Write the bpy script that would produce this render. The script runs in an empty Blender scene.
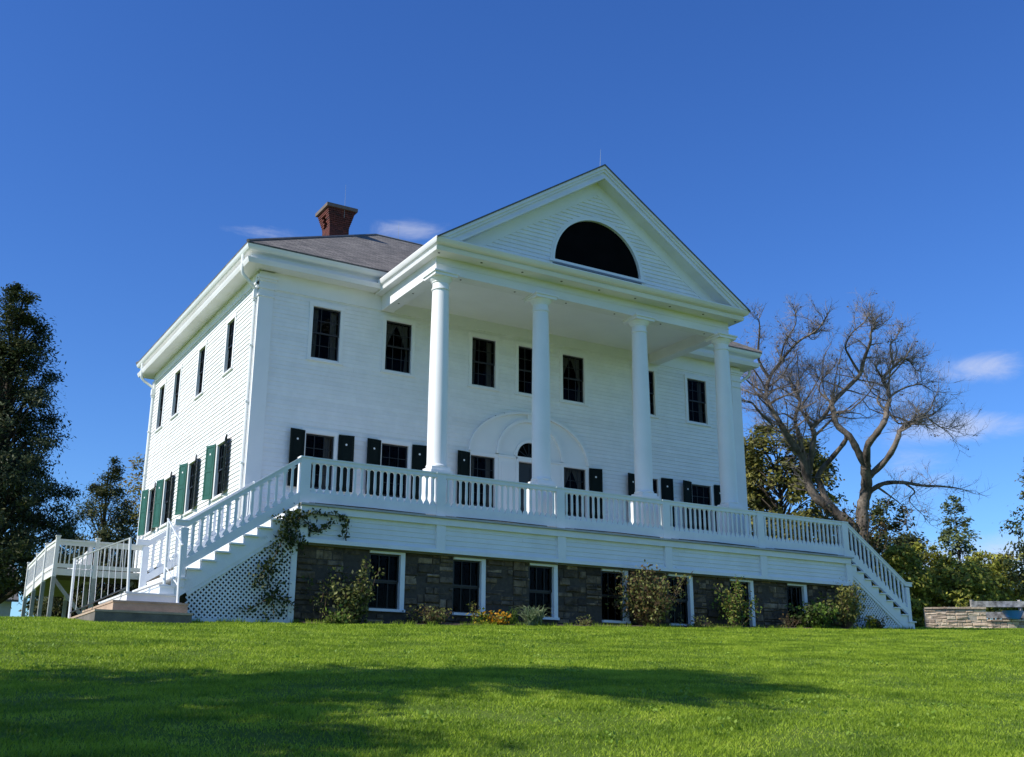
import bpy, bmesh, math, random
import numpy as np
from mathutils import Vector, Matrix
R = math.radians
random.seed(7)
RNG = np.random.default_rng(11)
scene = bpy.context.scene
COL = scene.collection

# ------------------------------------------------------------------ camera
cam = bpy.data.cameras.new("camera")
cam.sensor_width = 36.0
cam.lens = 1090.9 / 1024 * 36.0
cam.clip_end = 3000
camo = bpy.data.objects.new("camera", cam)
COL.objects.link(camo)
cr = Vector((0.8575233, -0.5144324, 0.0036168))
cu = Vector((-0.1505293, -0.2441865, 0.9579739))
cf = Vector((0.4919296, 0.8220294, 0.2868326))
camo.matrix_world = Matrix(((cr.x, cu.x, -cf.x, -9.08335), (cr.y, cu.y, -cf.y, -29.74201),
                            (cr.z, cu.z, -cf.z, -6.13403), (0, 0, 0, 1)))
scene.camera = camo

# ------------------------------------------------------------------ light
SUN_EL, SUN_ROT = R(40), R(272)        # sun almost square on to the left side of the house
world = bpy.data.worlds.new("World")
scene.world = world
world.use_nodes = True
wn = world.node_tree
bg = wn.nodes["Background"]
bg.inputs[1].default_value = 0.138
sky = wn.nodes.new("ShaderNodeTexSky")
sky.sky_type = 'NISHITA'
sky.sun_disc = False
sky.sun_elevation = SUN_EL
sky.sun_rotation = SUN_ROT
sky.altitude = 200
sky.air_density = 1.0
sky.dust_density = 0.3
sky.ozone_density = 3.0


def wnode(t, **k):
    n = wn.nodes.new(t)
    for a, b in k.items():
        setattr(n, a, b)
    return n


def build_sky():
    """Blue sky and a few thin clouds, laid out by world direction."""
    L = wn.links.new
    tc = wnode("ShaderNodeTexCoord")
    hs = wnode("ShaderNodeHueSaturation")
    hs.inputs['Hue'].default_value = 0.515
    hs.inputs['Saturation'].default_value = 1.22
    hs.inputs['Value'].default_value = 1.0
    tint = wnode("ShaderNodeMix", data_type='RGBA', blend_type='MULTIPLY')
    tint.inputs['Factor'].default_value = 1
    tint.inputs['B'].default_value = (.66, .92, 1.09, 1)
    L(sky.outputs[0], hs.inputs['Color'])
    L(hs.outputs[0], tint.inputs['A'])
    mp = wnode("ShaderNodeMapping")
    mp.inputs['Scale'].default_value = (12, 12, 34)
    L(tc.outputs['Generated'], mp.inputs[0])
    nz = wnode("ShaderNodeTexNoise")
    nz.inputs['Scale'].default_value = 1.3
    nz.inputs['Detail'].default_value = 10
    nz.inputs['Distortion'].default_value = .6
    nz.inputs['Roughness'].default_value = .70
    L(mp.outputs[0], nz.inputs['Vector'])
    total = None
    # direction, half width (horizontal), half height, strength
    for (d, w, h, s) in [((.271, .875, .401), .045, .010, .55), ((.385, .826, .411), .036, .013, .72),
                         ((.789, .551, .273), .045, .017, .78), ((.785, .577, .227), .065, .016, .92),
                         ((.745, .615, .262), .07, .03, .45), ((.80, .571, .112), .12, .03, .9),
                         ((.765, .60, .19), .05, .03, .5), ((.555, .824, .09), .16, .03, .5)]:
        d = Vector(d).normalized()
        side = Vector((d.y, -d.x, 0)).normalized()
        up = side.cross(d)
        acc = []
        for ax, ext in ((side, w), (up, h)):
            dp = wnode("ShaderNodeVectorMath", operation='DOT_PRODUCT')
            L(tc.outputs['Generated'], dp.inputs[0])
            dp.inputs[1].default_value = ax
            m = wnode("ShaderNodeMath", operation='DIVIDE')
            L(dp.outputs['Value'], m.inputs[0])
            m.inputs[1].default_value = ext
            q = wnode("ShaderNodeMath", operation='MULTIPLY')
            L(m.outputs[0], q.inputs[0])
            L(m.outputs[0], q.inputs[1])
            acc.append(q)
        # only on the forward side of the sphere
        fw = wnode("ShaderNodeVectorMath", operation='DOT_PRODUCT')
        L(tc.outputs['Generated'], fw.inputs[0])
        fw.inputs[1].default_value = d
        g = wnode("ShaderNodeMath", operation='GREATER_THAN')
        L(fw.outputs['Value'], g.inputs[0])
        g.inputs[1].default_value = 0.5
        ad = wnode("ShaderNodeMath", operation='ADD')
        L(acc[0].outputs[0], ad.inputs[0])
        L(acc[1].outputs[0], ad.inputs[1])
        ex = wnode("ShaderNodeMath", operation='MULTIPLY')
        L(ad.outputs[0], ex.inputs[0])
        ex.inputs[1].default_value = -1.0
        e2 = wnode("ShaderNodeMath", operation='EXPONENT')
        L(ex.outputs[0], e2.inputs[0])
        st = wnode("ShaderNodeMath", operation='MULTIPLY')
        L(e2.outputs[0], st.inputs[0])
        st.inputs[1].default_value = s
        st2 = wnode("ShaderNodeMath", operation='MULTIPLY')
        L(st.outputs[0], st2.inputs[0])
        L(g.outputs[0], st2.inputs[1])
        if total is None:
            total = st2
        else:
            a2 = wnode("ShaderNodeMath", operation='MAXIMUM')
            L(total.outputs[0], a2.inputs[0])
            L(st2.outputs[0], a2.inputs[1])
            total = a2
    # mask = smoothstep(noise + blob)
    ad = wnode("ShaderNodeMath", operation='ADD')
    L(total.outputs[0], ad.inputs[0])
    L(nz.outputs['Fac'], ad.inputs[1])
    mr = wnode("ShaderNodeMapRange", interpolation_type='SMOOTHSTEP')
    mr.inputs['From Min'].default_value = 0.78
    mr.inputs['From Max'].default_value = 1.55
    mr.inputs['To Max'].default_value = 0.62
    L(ad.outputs[0], mr.inputs['Value'])
    mx = wnode("ShaderNodeMix", data_type='RGBA')
    L(mr.outputs[0], mx.inputs['Factor'])
    L(tint.outputs['Result'], mx.inputs['A'])
    mx.inputs['B'].default_value = (4.6, 4.8, 5.6, 1)
    L(mx.outputs['Result'], bg.inputs[0])


build_sky()
sl = bpy.data.lights.new("sun", 'SUN')
sl.energy = 5.0
sl.angle = R(0.53)
sl.color = (1.0, 0.955, 0.88)
so = bpy.data.objects.new("sun", sl)
COL.objects.link(so)
sdir = Vector((math.sin(SUN_ROT) * math.cos(SUN_EL), math.cos(SUN_ROT) * math.cos(SUN_EL), math.sin(SUN_EL)))
so.rotation_euler = sdir.to_track_quat('Z', 'Y').to_euler()
so.location = sdir * 60
vs = scene.view_settings
vs.view_transform = 'Standard'
vs.look = 'None'
vs.exposure = 0.22
vs.gamma = 1.0
vs.use_curve_mapping = False

# ------------------------------------------------------------------ materials
MATS = {}


def principled(name):
    m = bpy.data.materials.new(name)
    m.use_nodes = True
    return m, m.node_tree, m.node_tree.nodes['Principled BSDF']


def mat(name, col, rough=.6, vary=0.0, scale=3.0, bump=0.0, bscale=40, spec=.5, col2=None, stretch=(1, 1, 1)):
    """Plain surface whose colour wanders a little, with a fine bump."""
    m, nt, b = principled(name)
    b.inputs['Roughness'].default_value = rough
    b.inputs['Specular IOR Level'].default_value = spec
    b.inputs['Base Color'].default_value = (*col, 1)
    L = nt.links.new
    tc = nt.nodes.new("ShaderNodeTexCoord")
    if vary or col2:
        mp = nt.nodes.new("ShaderNodeMapping")
        mp.inputs['Scale'].default_value = stretch
        L(tc.outputs['Object'], mp.inputs[0])
        n = nt.nodes.new("ShaderNodeTexNoise")
        n.inputs['Scale'].default_value = scale
        n.inputs['Detail'].default_value = 6
        n.inputs['Roughness'].default_value = .6
        L(mp.outputs[0], n.inputs['Vector'])
        r = nt.nodes.new("ShaderNodeValToRGB")
        r.color_ramp.elements[0].position = .32
        r.color_ramp.elements[1].position = .68
        c2 = col2 or tuple(c * (1 - vary) for c in col)
        r.color_ramp.elements[0].color = (*c2, 1)
        r.color_ramp.elements[1].color = (*col, 1)
        L(n.outputs['Fac'], r.inputs[0])
        L(r.outputs[0], b.inputs['Base Color'])
    if bump:
        n2 = nt.nodes.new("ShaderNodeTexNoise")
        n2.inputs['Scale'].default_value = bscale
        n2.inputs['Detail'].default_value = 4
        L(tc.outputs['Object'], n2.inputs['Vector'])
        bp = nt.nodes.new("ShaderNodeBump")
        bp.inputs['Strength'].default_value = bump
        bp.inputs['Distance'].default_value = .02
        L(n2.outputs['Fac'], bp.inputs['Height'])
        L(bp.outputs[0], b.inputs['Normal'])
    MATS[name] = m
    return m


def leafmat(name, c1, c2, trans=.35, rough=.55):
    m, nt, b = principled(name)
    L = nt.links.new
    g = nt.nodes.new("ShaderNodeNewGeometry")
    r = nt.nodes.new("ShaderNodeValToRGB")
    r.color_ramp.elements[0].color = (*c1, 1)
    r.color_ramp.elements[1].color = (*c2, 1)
    L(g.outputs['Random Per Island'], r.inputs[0])
    L(r.outputs[0], b.inputs['Base Color'])
    b.inputs['Roughness'].default_value = rough
    b.inputs['Specular IOR Level'].default_value = .25
    t = nt.nodes.new("ShaderNodeBsdfTranslucent")
    L(r.outputs[0], t.inputs['Color'])
    mx = nt.nodes.new("ShaderNodeMixShader")
    mx.inputs[0].default_value = trans
    L(b.outputs[0], mx.inputs[1])
    L(t.outputs[0], mx.inputs[2])
    L(mx.outputs[0], nt.nodes['Material Output'].inputs['Surface'])
    MATS[name] = m
    return m


def islandmat(name, cols, rough=.85, bump=.5, bscale=14, dirt=.35):
    """Stones / bricks: every separate block its own shade, mottled."""
    m, nt, b = principled(name)
    L = nt.links.new
    g = nt.nodes.new("ShaderNodeNewGeometry")
    r = nt.nodes.new("ShaderNodeValToRGB")
    cr_ = r.color_ramp
    while len(cr_.elements) < len(cols):
        cr_.elements.new(.5)
    for i, c in enumerate(cols):
        cr_.elements[i].position = i / (len(cols) - 1)
        cr_.elements[i].color = (*c, 1)
    L(g.outputs['Random Per Island'], r.inputs[0])
    tc = nt.nodes.new("ShaderNodeTexCoord")
    n = nt.nodes.new("ShaderNodeTexNoise")
    n.inputs['Scale'].default_value = bscale * .45
    n.inputs['Detail'].default_value = 8
    n.inputs['Roughness'].default_value = .7
    L(tc.outputs['Object'], n.inputs['Vector'])
    mr = nt.nodes.new("ShaderNodeMapRange")
    mr.inputs['From Min'].default_value = .3
    mr.inputs['From Max'].default_value = .7
    mr.inputs['To Min'].default_value = 1 - dirt
    mr.inputs['To Max'].default_value = 1 + dirt
    L(n.outputs['Fac'], mr.inputs['Value'])
    mu = nt.nodes.new("ShaderNodeMix")
    mu.data_type = 'RGBA'
    mu.blend_type = 'MULTIPLY'
    mu.inputs['Factor'].default_value = 1
    L(r.outputs[0], mu.inputs['A'])
    L(mr.outputs[0], mu.inputs['B'])
    L(mu.outputs['Result'], b.inputs['Base Color'])
    b.inputs['Roughness'].default_value = rough
    bp = nt.nodes.new("ShaderNodeBump")
    bp.inputs['Strength'].default_value = bump
    bp.inputs['Distance'].default_value = .03
    n2 = nt.nodes.new("ShaderNodeTexNoise")
    n2.inputs['Scale'].default_value = bscale
    n2.inputs['Detail'].default_value = 6
    L(tc.outputs['Object'], n2.inputs['Vector'])
    L(n2.outputs['Fac'], bp.inputs['Height'])
    L(bp.outputs[0], b.inputs['Normal'])
    MATS[name] = m
    return m


def glassmat(name, tint, fac=.75):
    m = bpy.data.materials.new(name)
    m.use_nodes = True
    nt = m.node_tree
    nt.nodes.remove(nt.nodes['Principled BSDF'])
    L = nt.links.new
    tr = nt.nodes.new("ShaderNodeBsdfTransparent")
    tr.inputs[0].default_value = (*tint, 1)
    gl = nt.nodes.new("ShaderNodeBsdfGlossy")
    gl.inputs['Roughness'].default_value = .03
    gl.inputs['Color'].default_value = (.9, .95, 1, 1)
    tc = nt.nodes.new("ShaderNodeTexCoord")
    n = nt.nodes.new("ShaderNodeTexNoise")
    n.inputs['Scale'].default_value = 2.2
    L(tc.outputs['Object'], n.inputs['Vector'])
    bp = nt.nodes.new("ShaderNodeBump")
    bp.inputs['Strength'].default_value = .25
    bp.inputs['Distance'].default_value = .02
    L(n.outputs['Fac'], bp.inputs['Height'])
    L(bp.outputs[0], gl.inputs['Normal'])
    fr = nt.nodes.new("ShaderNodeFresnel")
    fr.inputs[0].default_value = 1.3
    mu = nt.nodes.new("ShaderNodeMath")
    mu.operation = 'MULTIPLY'
    L(fr.outputs[0], mu.inputs[0])
    mu.inputs[1].default_value = fac
    mx = nt.nodes.new("ShaderNodeMixShader")
    L(mu.outputs[0], mx.inputs[0])
    L(tr.outputs[0], mx.inputs[1])
    L(gl.outputs[0], mx.inputs[2])
    L(mx.outputs[0], nt.nodes['Material Output'].inputs['Surface'])
    MATS[name] = m
    return m


def shinglemat(name, c1, c2):
    m, nt, b = principled(name)
    L = nt.links.new
    uv = nt.nodes.new("ShaderNodeUVMap")
    br = nt.nodes.new("ShaderNodeTexBrick")
    br.inputs['Scale'].default_value = 1.0
    br.inputs['Brick Width'].default_value = .33
    br.inputs['Row Height'].default_value = .15
    br.inputs['Mortar Size'].default_value = .012
    br.inputs['Mortar Smooth'].default_value = .4
    br.inputs['Color1'].default_value = (*c1, 1)
    br.inputs['Color2'].default_value = (*c2, 1)
    br.inputs['Mortar'].default_value = (.035, .034, .036, 1)
    L(uv.outputs[0], br.inputs['Vector'])
    n = nt.nodes.new("ShaderNodeTexNoise")
    n.inputs['Scale'].default_value = 1.7
    n.inputs['Detail'].default_value = 8
    L(uv.outputs[0], n.inputs['Vector'])
    mr = nt.nodes.new("ShaderNodeMapRange")
    mr.inputs['To Min'].default_value = .55
    mr.inputs['To Max'].default_value = 1.45
    L(n.outputs['Fac'], mr.inputs['Value'])
    mu = nt.nodes.new("ShaderNodeMix")
    mu.data_type = 'RGBA'
    mu.blend_type = 'MULTIPLY'
    mu.inputs['Factor'].default_value = 1
    L(br.outputs['Color'], mu.inputs['A'])
    L(mr.outputs[0], mu.inputs['B'])
    L(mu.outputs['Result'], b.inputs['Base Color'])
    b.inputs['Roughness'].default_value = .95
    bp = nt.nodes.new("ShaderNodeBump")
    bp.inputs['Strength'].default_value = .8
    bp.inputs['Distance'].default_value = .03
    L(br.outputs['Color'], bp.inputs['Height'])
    L(bp.outputs[0], b.inputs['Normal'])
    MATS[name] = m
    return m


islandmat('clapboard', [(.745, .745, .735), (.80, .80, .79), (.775, .775, .765)], rough=.6, bump=.12, bscale=3.2, dirt=.07)
mat('white_trim', (.80, .80, .785), .5, .06, 1.1, .08, 25)
mat('weathered_trim', (.79, .785, .79), .55, 0, .9, .1, 25, col2=(.69, .685, .665), stretch=(.5, 1, 2.2))
mat('porch_paint', (.76, .78, .785), .55, .10, 1.6, .12, 35)
mat('lattice_paint', (.76, .78, .785), .6, .12, 3, .1, 35)
mat('deck_board', (.42, .43, .43), .75, .25, 4, .3, 30, stretch=(.6, 6, 1))
mat('gap_dark', (.03, .03, .03), .9, .3, 5)
mat('sash_paint', (.012, .012, .013), .5, .2, 6)
mat('interior_dark', (.006, .006, .007), .95, .3, 2, spec=0)
mat('curtain_cloth', (.34, .32, .28), .9, .25, 9, .4, 20, stretch=(6, 1, .6))
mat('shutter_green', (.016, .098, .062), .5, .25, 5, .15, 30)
mat('shutter_shaded', (.006, .012, .011), .75, .25, 5, .15, 30, spec=.12)  # darkened copy of the shutter green: shade put into the colour
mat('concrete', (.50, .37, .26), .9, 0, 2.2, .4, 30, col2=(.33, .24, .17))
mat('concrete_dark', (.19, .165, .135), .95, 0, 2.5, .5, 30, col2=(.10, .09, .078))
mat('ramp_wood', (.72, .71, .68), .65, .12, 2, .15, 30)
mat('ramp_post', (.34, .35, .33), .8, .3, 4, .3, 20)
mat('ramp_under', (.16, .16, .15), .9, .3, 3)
mat('rail_metal', (.80, .81, .82), .35, .05, 4)
mat('dark_metal', (.02, .02, .022), .45, .2, 5)
mat('door_paint', (.014, .014, .015), .45, .2, 4)
mat('gutter_metal', (.78, .79, .77), .4, .08, 2)
mat('flag_red', (.2, .02, .02), .7, .2, 6)
mat('pale_cap', (.17, .13, .11), .9, .25, 6, .3, 20)
mat('mortar', (.075, .062, .048), .95, .4, 9, .5, 30)
mat('mortar_pale', (.42, .37, .30), .95, .3, 9, .5, 30)
mat('shed_wall', (.55, .60, .66), .7, .12, 2, .1, 20)
mat('shed_roof', (.17, .165, .165), .9, .3, 3, .3, 30)
mat('bark_grey', (.25, .205, .165), .95, 0, 2.4, 1.0, 14, col2=(.026, .019, .014), stretch=(1, 1, .6))
mat('bark_dark', (.07, .055, .042), .95, .5, 5, .8, 18, stretch=(1, 1, .35))
mat('twig', (.27, .235, .215), .9, .35, 4)
mat('stem_brown', (.13, .085, .05), .9, .4, 8)
mat('blue_plastic', (.02, .20, .75), .4, .1, 4)
mat('fence_dappled', (.42, .41, .39), .75, 0, 5, .2, 20, col2=(.06, .055, .05))  # white boards; the dark blotches are dappled shade put into the colour
mat('copper_green', (.30, .34, .33), .6, .2, 5)
mat('lamp_dark', (.03, .028, .026), .6, .1, 5)
islandmat('field_stone', [(.052, .037, .024), (.080, .058, .036), (.135, .098, .060), (.058, .044, .030), (.23, .17, .108), (.095, .066, .038), (.033, .025, .018)], dirt=.85, bump=1.0, bscale=11)
islandmat('pale_stone', [(.42, .31, .21), (.55, .43, .31), (.24, .18, .135), (.62, .51, .38), (.36, .27, .19)], dirt=.35)
islandmat('brick_red', [(.10, .024, .016), (.14, .034, .022), (.05, .016, .013)], dirt=.3, bump=.3)
glassmat('window_glass', (.46, .47, .48), .20)
shinglemat('shingle', (.095, .088, .080), (.205, .184, .162))
leafmat('leaf_cedar', (.014, .026, .010), (.075, .095, .034), .22)
leafmat('leaf_dark', (.020, .036, .012), (.095, .115, .036), .28)
leafmat('leaf_oak', (.024, .038, .011), (.135, .125, .034), .3)
leafmat('leaf_olive', (.08, .095, .022), (.34, .31, .07), .45)
leafmat('leaf_amber', (.12, .09, .02), (.26, .16, .03), .4)
leafmat('leaf_hedge', (.15, .20, .025), (.58, .56, .10), .5)
leafmat('leaf_fir', (.07, .11, .05), (.26, .30, .12), .45)
leafmat('leaf_bush', (.07, .10, .028), (.32, .32, .10), .45)
leafmat('leaf_brown', (.06, .038, .018), (.17, .115, .045), .35)
leafmat('leaf_green', (.05, .11, .018), (.20, .30, .05), .42)
leafmat('leaf_vine', (.018, .036, .010), (.075, .095, .024), .3)
leafmat('leaf_strap', (.12, .18, .09), (.40, .46, .27), .45)
leafmat('petal_orange', (.55, .22, .01), (.75, .42, .02), .4)
leafmat('petal_yellow', (.50, .36, .02), (.70, .55, .05), .4)
leafmat('grass_blade', (.105, .215, .010), (.29, .40, .036), .42, .5)
leafmat('weed_leaf', (.13, .24, .02), (.27, .38, .05), .35)


def grass_tint():
    """Blades: random from blade to blade, drifting greener and strawier across the lawn."""
    m = MATS['grass_blade']
    nt = m.node_tree
    L = nt.links.new
    g = next(n for n in nt.nodes if n.type == 'NEW_GEOMETRY')
    r = next(n for n in nt.nodes if n.type == 'VALTORGB')
    tc = nt.nodes.new("ShaderNodeTexCoord")
    mp = nt.nodes.new("ShaderNodeMapping")
    mp.inputs['Scale'].default_value = (.55, 1.0, 0)
    L(tc.outputs['Object'], mp.inputs[0])
    n = nt.nodes.new("ShaderNodeTexNoise")
    n.inputs['Scale'].default_value = 1.3
    n.inputs['Detail'].default_value = 9
    n.inputs['Roughness'].default_value = .68
    L(mp.outputs[0], n.inputs['Vector'])
    mr = nt.nodes.new("ShaderNodeMapRange")
    mr.inputs['From Min'].default_value = .38
    mr.inputs['From Max'].default_value = .62
    L(n.outputs['Fac'], mr.inputs['Value'])
    a = nt.nodes.new("ShaderNodeMath")
    a.operation = 'MULTIPLY'
    a.inputs[1].default_value = .42
    L(g.outputs['Random Per Island'], a.inputs[0])
    b = nt.nodes.new("ShaderNodeMath")
    b.operation = 'MULTIPLY_ADD'
    b.inputs[1].default_value = .58
    L(mr.outputs[0], b.inputs[0])
    L(a.outputs[0], b.inputs[2])
    L(b.outputs[0], r.inputs[0])
    e = r.color_ramp.elements
    e[0].color = (.045, .125, .007, 1)
    e[1].position = .80
    e[1].color = (.40, .53, .042, 1)
    q = e.new(1.0)
    q.color = (.50, .52, .090, 1)


grass_tint()


def lawn_material():
    m, nt, b = principled('lawn_ground')
    L = nt.links.new
    tc = nt.nodes.new("ShaderNodeTexCoord")
    a = nt.nodes.new("ShaderNodeTexNoise")
    a.inputs['Scale'].default_value = .45
    a.inputs['Detail'].default_value = 9
    a.inputs['Roughness'].default_value = .65
    L(tc.outputs['Object'], a.inputs['Vector'])
    f = nt.nodes.new("ShaderNodeTexNoise")
    f.inputs['Scale'].default_value = 16
    f.inputs['Detail'].default_value = 6
    f.inputs['Roughness'].default_value = .7
    L(tc.outputs['Object'], f.inputs['Vector'])
    r = nt.nodes.new("ShaderNodeValToRGB")
    e = r.color_ramp.elements
    e[0].position = .30
    e[0].color = (.065, .115, .012, 1)
    e[1].position = .72
    e[1].color = (.20, .26, .045, 1)
    q = e.new(.52)
    q.color = (.125, .20, .020, 1)
    ad = nt.nodes.new("ShaderNodeMath")
    ad.operation = 'MULTIPLY_ADD'
    L(f.outputs['Fac'], ad.inputs[0])
    ad.inputs[1].default_value = .55
    s = nt.nodes.new("ShaderNodeMath")
    s.operation = 'MULTIPLY'
    s.inputs[1].default_value = .45
    L(a.outputs['Fac'], s.inputs[0])
    L(s.outputs[0], ad.inputs[2])
    L(ad.outputs[0], r.inputs[0])
    L(r.outputs[0], b.inputs['Base Color'])
    b.inputs['Roughness'].default_value = .9
    b.inputs['Specular IOR Level'].default_value = .15
    bp = nt.nodes.new("ShaderNodeBump")
    bp.inputs['Strength'].default_value = .9
    bp.inputs['Distance'].default_value = .06
    f2 = nt.nodes.new("ShaderNodeTexNoise")
    f2.inputs['Scale'].default_value = 24
    f2.inputs['Detail'].default_value = 6
    f2.inputs['Roughness'].default_value = .8
    L(tc.outputs['Object'], f2.inputs['Vector'])
    L(f2.outputs['Fac'], bp.inputs['Height'])
    L(bp.outputs[0], b.inputs['Normal'])
    MATS['lawn_ground'] = m


lawn_material()
mat('bed_soil', (.085, .058, .036), .95, 0, 7, 1.0, 22, col2=(.03, .021, .014))

# ------------------------------------------------------------------ mesh helpers
WL = {}                                   # world location of every object made


def tag(o, label=None, cat=None, group=None, kind=None):
    if label:
        o['label'] = label
    if cat:
        o['category'] = cat
    if group:
        o['group'] = group
    if kind:
        o['kind'] = kind
    return o


def empty(name, loc, label, cat, group=None, rz=0):
    o = bpy.data.objects.new(name, None)
    o.empty_display_size = .3
    o.location = loc
    o.rotation_euler = (0, 0, rz)
    COL.objects.link(o)
    WL[o.name] = Vector(loc)
    return tag(o, label, cat, group)


def link(name, me, parent=None, loc=(0, 0, 0), rz=0, local=False):
    o = bpy.data.objects.new(name, me)
    COL.objects.link(o)
    loc = Vector(loc)
    if parent is not None:
        o.parent = parent
        o.location = loc if local else loc - WL[parent.name]
        WL[o.name] = loc if not local else WL[parent.name] + loc
    else:
        o.location = loc
        WL[o.name] = loc
    o.rotation_euler = (0, 0, rz)
    return o


class MB:
    def __init__(s):
        s.v = []
        s.f = []
        s.uv = None

    def add(s, vs, fs):
        k = len(s.v)
        s.v += [tuple(p) for p in vs]
        s.f += [tuple(i + k for i in f) for f in fs]
        return s

    def box(s, x0, x1, y0, y1, z0, z1):
        x0, x1 = min(x0, x1), max(x0, x1)
        y0, y1 = min(y0, y1), max(y0, y1)
        z0, z1 = min(z0, z1), max(z0, z1)
        return s.add([(x0, y0, z0), (x1, y0, z0), (x1, y1, z0), (x0, y1, z0),
                      (x0, y0, z1), (x1, y0, z1), (x1, y1, z1), (x0, y1, z1)],
                     [(0, 3, 2, 1), (4, 5, 6, 7), (0, 1, 5, 4), (1, 2, 6, 5), (2, 3, 7, 6), (3, 0, 4, 7)])

    def prism(s, poly, fn, d0, d1):
        """poly: 2D points (counter-clockwise seen from the d1 side); fn(u, v, d) -> 3D"""
        n = len(poly)
        vs = [fn(u, v, d0) for u, v in poly] + [fn(u, v, d1) for u, v in poly]
        fs = [tuple(range(n - 1, -1, -1)), tuple(range(n, 2 * n))]
        fs += [(i, (i + 1) % n, n + (i + 1) % n, n + i) for i in range(n)]
        return s.add(vs, fs)

    def bar(s, a, b, w, h, up=(0, 0, 1)):
        a, b = Vector(a), Vector(b)
        t = (b - a).normalized()
        sd = t.cross(Vector(up))
        if sd.length < 1e-4:
            sd = Vector((1, 0, 0))
        sd.normalize()
        u2 = sd.cross(t)
        o = [(-w / 2, -h / 2), (w / 2, -h / 2), (w / 2, h / 2), (-w / 2, h / 2)]
        vs = [a + sd * p + u2 * q for p, q in o] + [b + sd * p + u2 * q for p, q in o]
        return s.add(vs, [(0, 1, 2, 3), (7, 6, 5, 4), (0, 4, 5, 1), (1, 5, 6, 2), (2, 6, 7, 3), (3, 7, 4, 0)])

    def tube(s, pts, rad, n=8, cap=True):
        pts = [Vector(p) for p in pts]
        k = len(pts)
        rings = []
        ref = Vector((0.13, 0.31, 1)).normalized()
        vs = []
        for i, p in enumerate(pts):
            t = (pts[min(i + 1, k - 1)] - pts[max(i - 1, 0)])
            if t.length < 1e-6:
                t = Vector((0, 0, 1))
            t.normalize()
            a = t.cross(ref)
            if a.length < .1:
                a = t.cross(Vector((1, 0, 0)))
            a.normalize()
            b = t.cross(a)
            r = rad[i] if hasattr(rad, '__len__') else rad
            for j in range(n):
                q = 2 * math.pi * j / n
                vs.append(p + a * (math.cos(q) * r) + b * (math.sin(q) * r))
        fs = []
        for i in range(k - 1):
            for j in range(n):
                fs.append((i * n + j, i * n + (j + 1) % n, (i + 1) * n + (j + 1) % n, (i + 1) * n + j))
        if cap:
            fs.append(tuple(range(n - 1, -1, -1)))
            fs.append(tuple((k - 1) * n + j for j in range(n)))
        return s.add(vs, fs)

    def lathe(s, prof, cx, cy, n=32):
        vs = []
        for r, z in prof:
            for j in range(n):
                q = 2 * math.pi * j / n
                vs.append((cx + r * math.cos(q), cy + r * math.sin(q), z))
        fs = []
        for i in range(len(prof) - 1):
            for j in range(n):
                fs.append((i * n + j, i * n + (j + 1) % n, (i + 1) * n + (j + 1) % n, (i + 1) * n + j))
        fs.append(tuple(range(n - 1, -1, -1)))
        fs.append(tuple((len(prof) - 1) * n + j for j in range(n)))
        return s.add(vs, fs)

    def mesh(s, name, m, smooth=False):
        me = bpy.data.meshes.new(name)
        me.from_pydata(s.v, [], s.f)
        me.materials.append(MATS[m])
        if smooth:
            me.shade_smooth()
        me.update()
        return me

    def build(s, name, m, parent=None, smooth=False, loc=(0, 0, 0), rz=0, local=False):
        return link(name, s.mesh(name, m, smooth), parent, loc, rz, local)


def autosmooth(o, ang=35):
    me = o.data
    me.shade_smooth()
    bm = bmesh.new()
    bm.from_mesh(me)
    for e in bm.edges:
        if len(e.link_faces) == 2 and e.calc_face_angle(0) > R(ang):
            e.smooth = False
    bm.to_mesh(me)
    bm.free()


def npmesh(name, verts, nper, m):
    """Mesh of many separate equal-sided polygons; verts is (N*nper, 3)."""
    me = bpy.data.meshes.new(name)
    n = len(verts) // nper
    me.vertices.add(len(verts))
    me.vertices.foreach_set('co', np.asarray(verts, np.float32).ravel())
    me.loops.add(n * nper)
    me.loops.foreach_set('vertex_index', np.arange(n * nper, dtype=np.int32))
    me.polygons.add(n)
    me.polygons.foreach_set('loop_start', np.arange(0, n * nper, nper, dtype=np.int32))
    me.update(calc_edges=True)
    me.materials.append(MATS[m])
    return me


def leaves(c, size, rng, aspect=.55, up=0.0, out=None):
    """Diamond leaves at centres c (N,3); with out given they tend to face outwards and upwards."""
    n = len(c)
    a = rng.normal(size=(n, 3))
    a[:, 2] -= up
    if out is not None:
        nn = rng.normal(size=(n, 3)) * .55 + out * .9 + np.array([0, 0, .45])
        nn /= np.linalg.norm(nn, axis=1, keepdims=True)
        a -= nn * (a * nn).sum(1, keepdims=True)
    a /= np.linalg.norm(a, axis=1, keepdims=True)
    b = np.cross(nn, a) if out is not None else rng.normal(size=(n, 3))
    b -= a * (a * b).sum(1, keepdims=True)
    b /= np.linalg.norm(b, axis=1, keepdims=True)
    s = size * rng.uniform(.55, 1.35, (n, 1))
    v = np.empty((n, 4, 3))
    v[:, 0] = c - a * s * .5
    v[:, 1] = c + b * s * aspect * .5 - a * s * .06
    v[:, 2] = c + a * s * .5
    v[:, 3] = c - b * s * aspect * .5 - a * s * .06
    return v.reshape(-1, 3)


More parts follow.
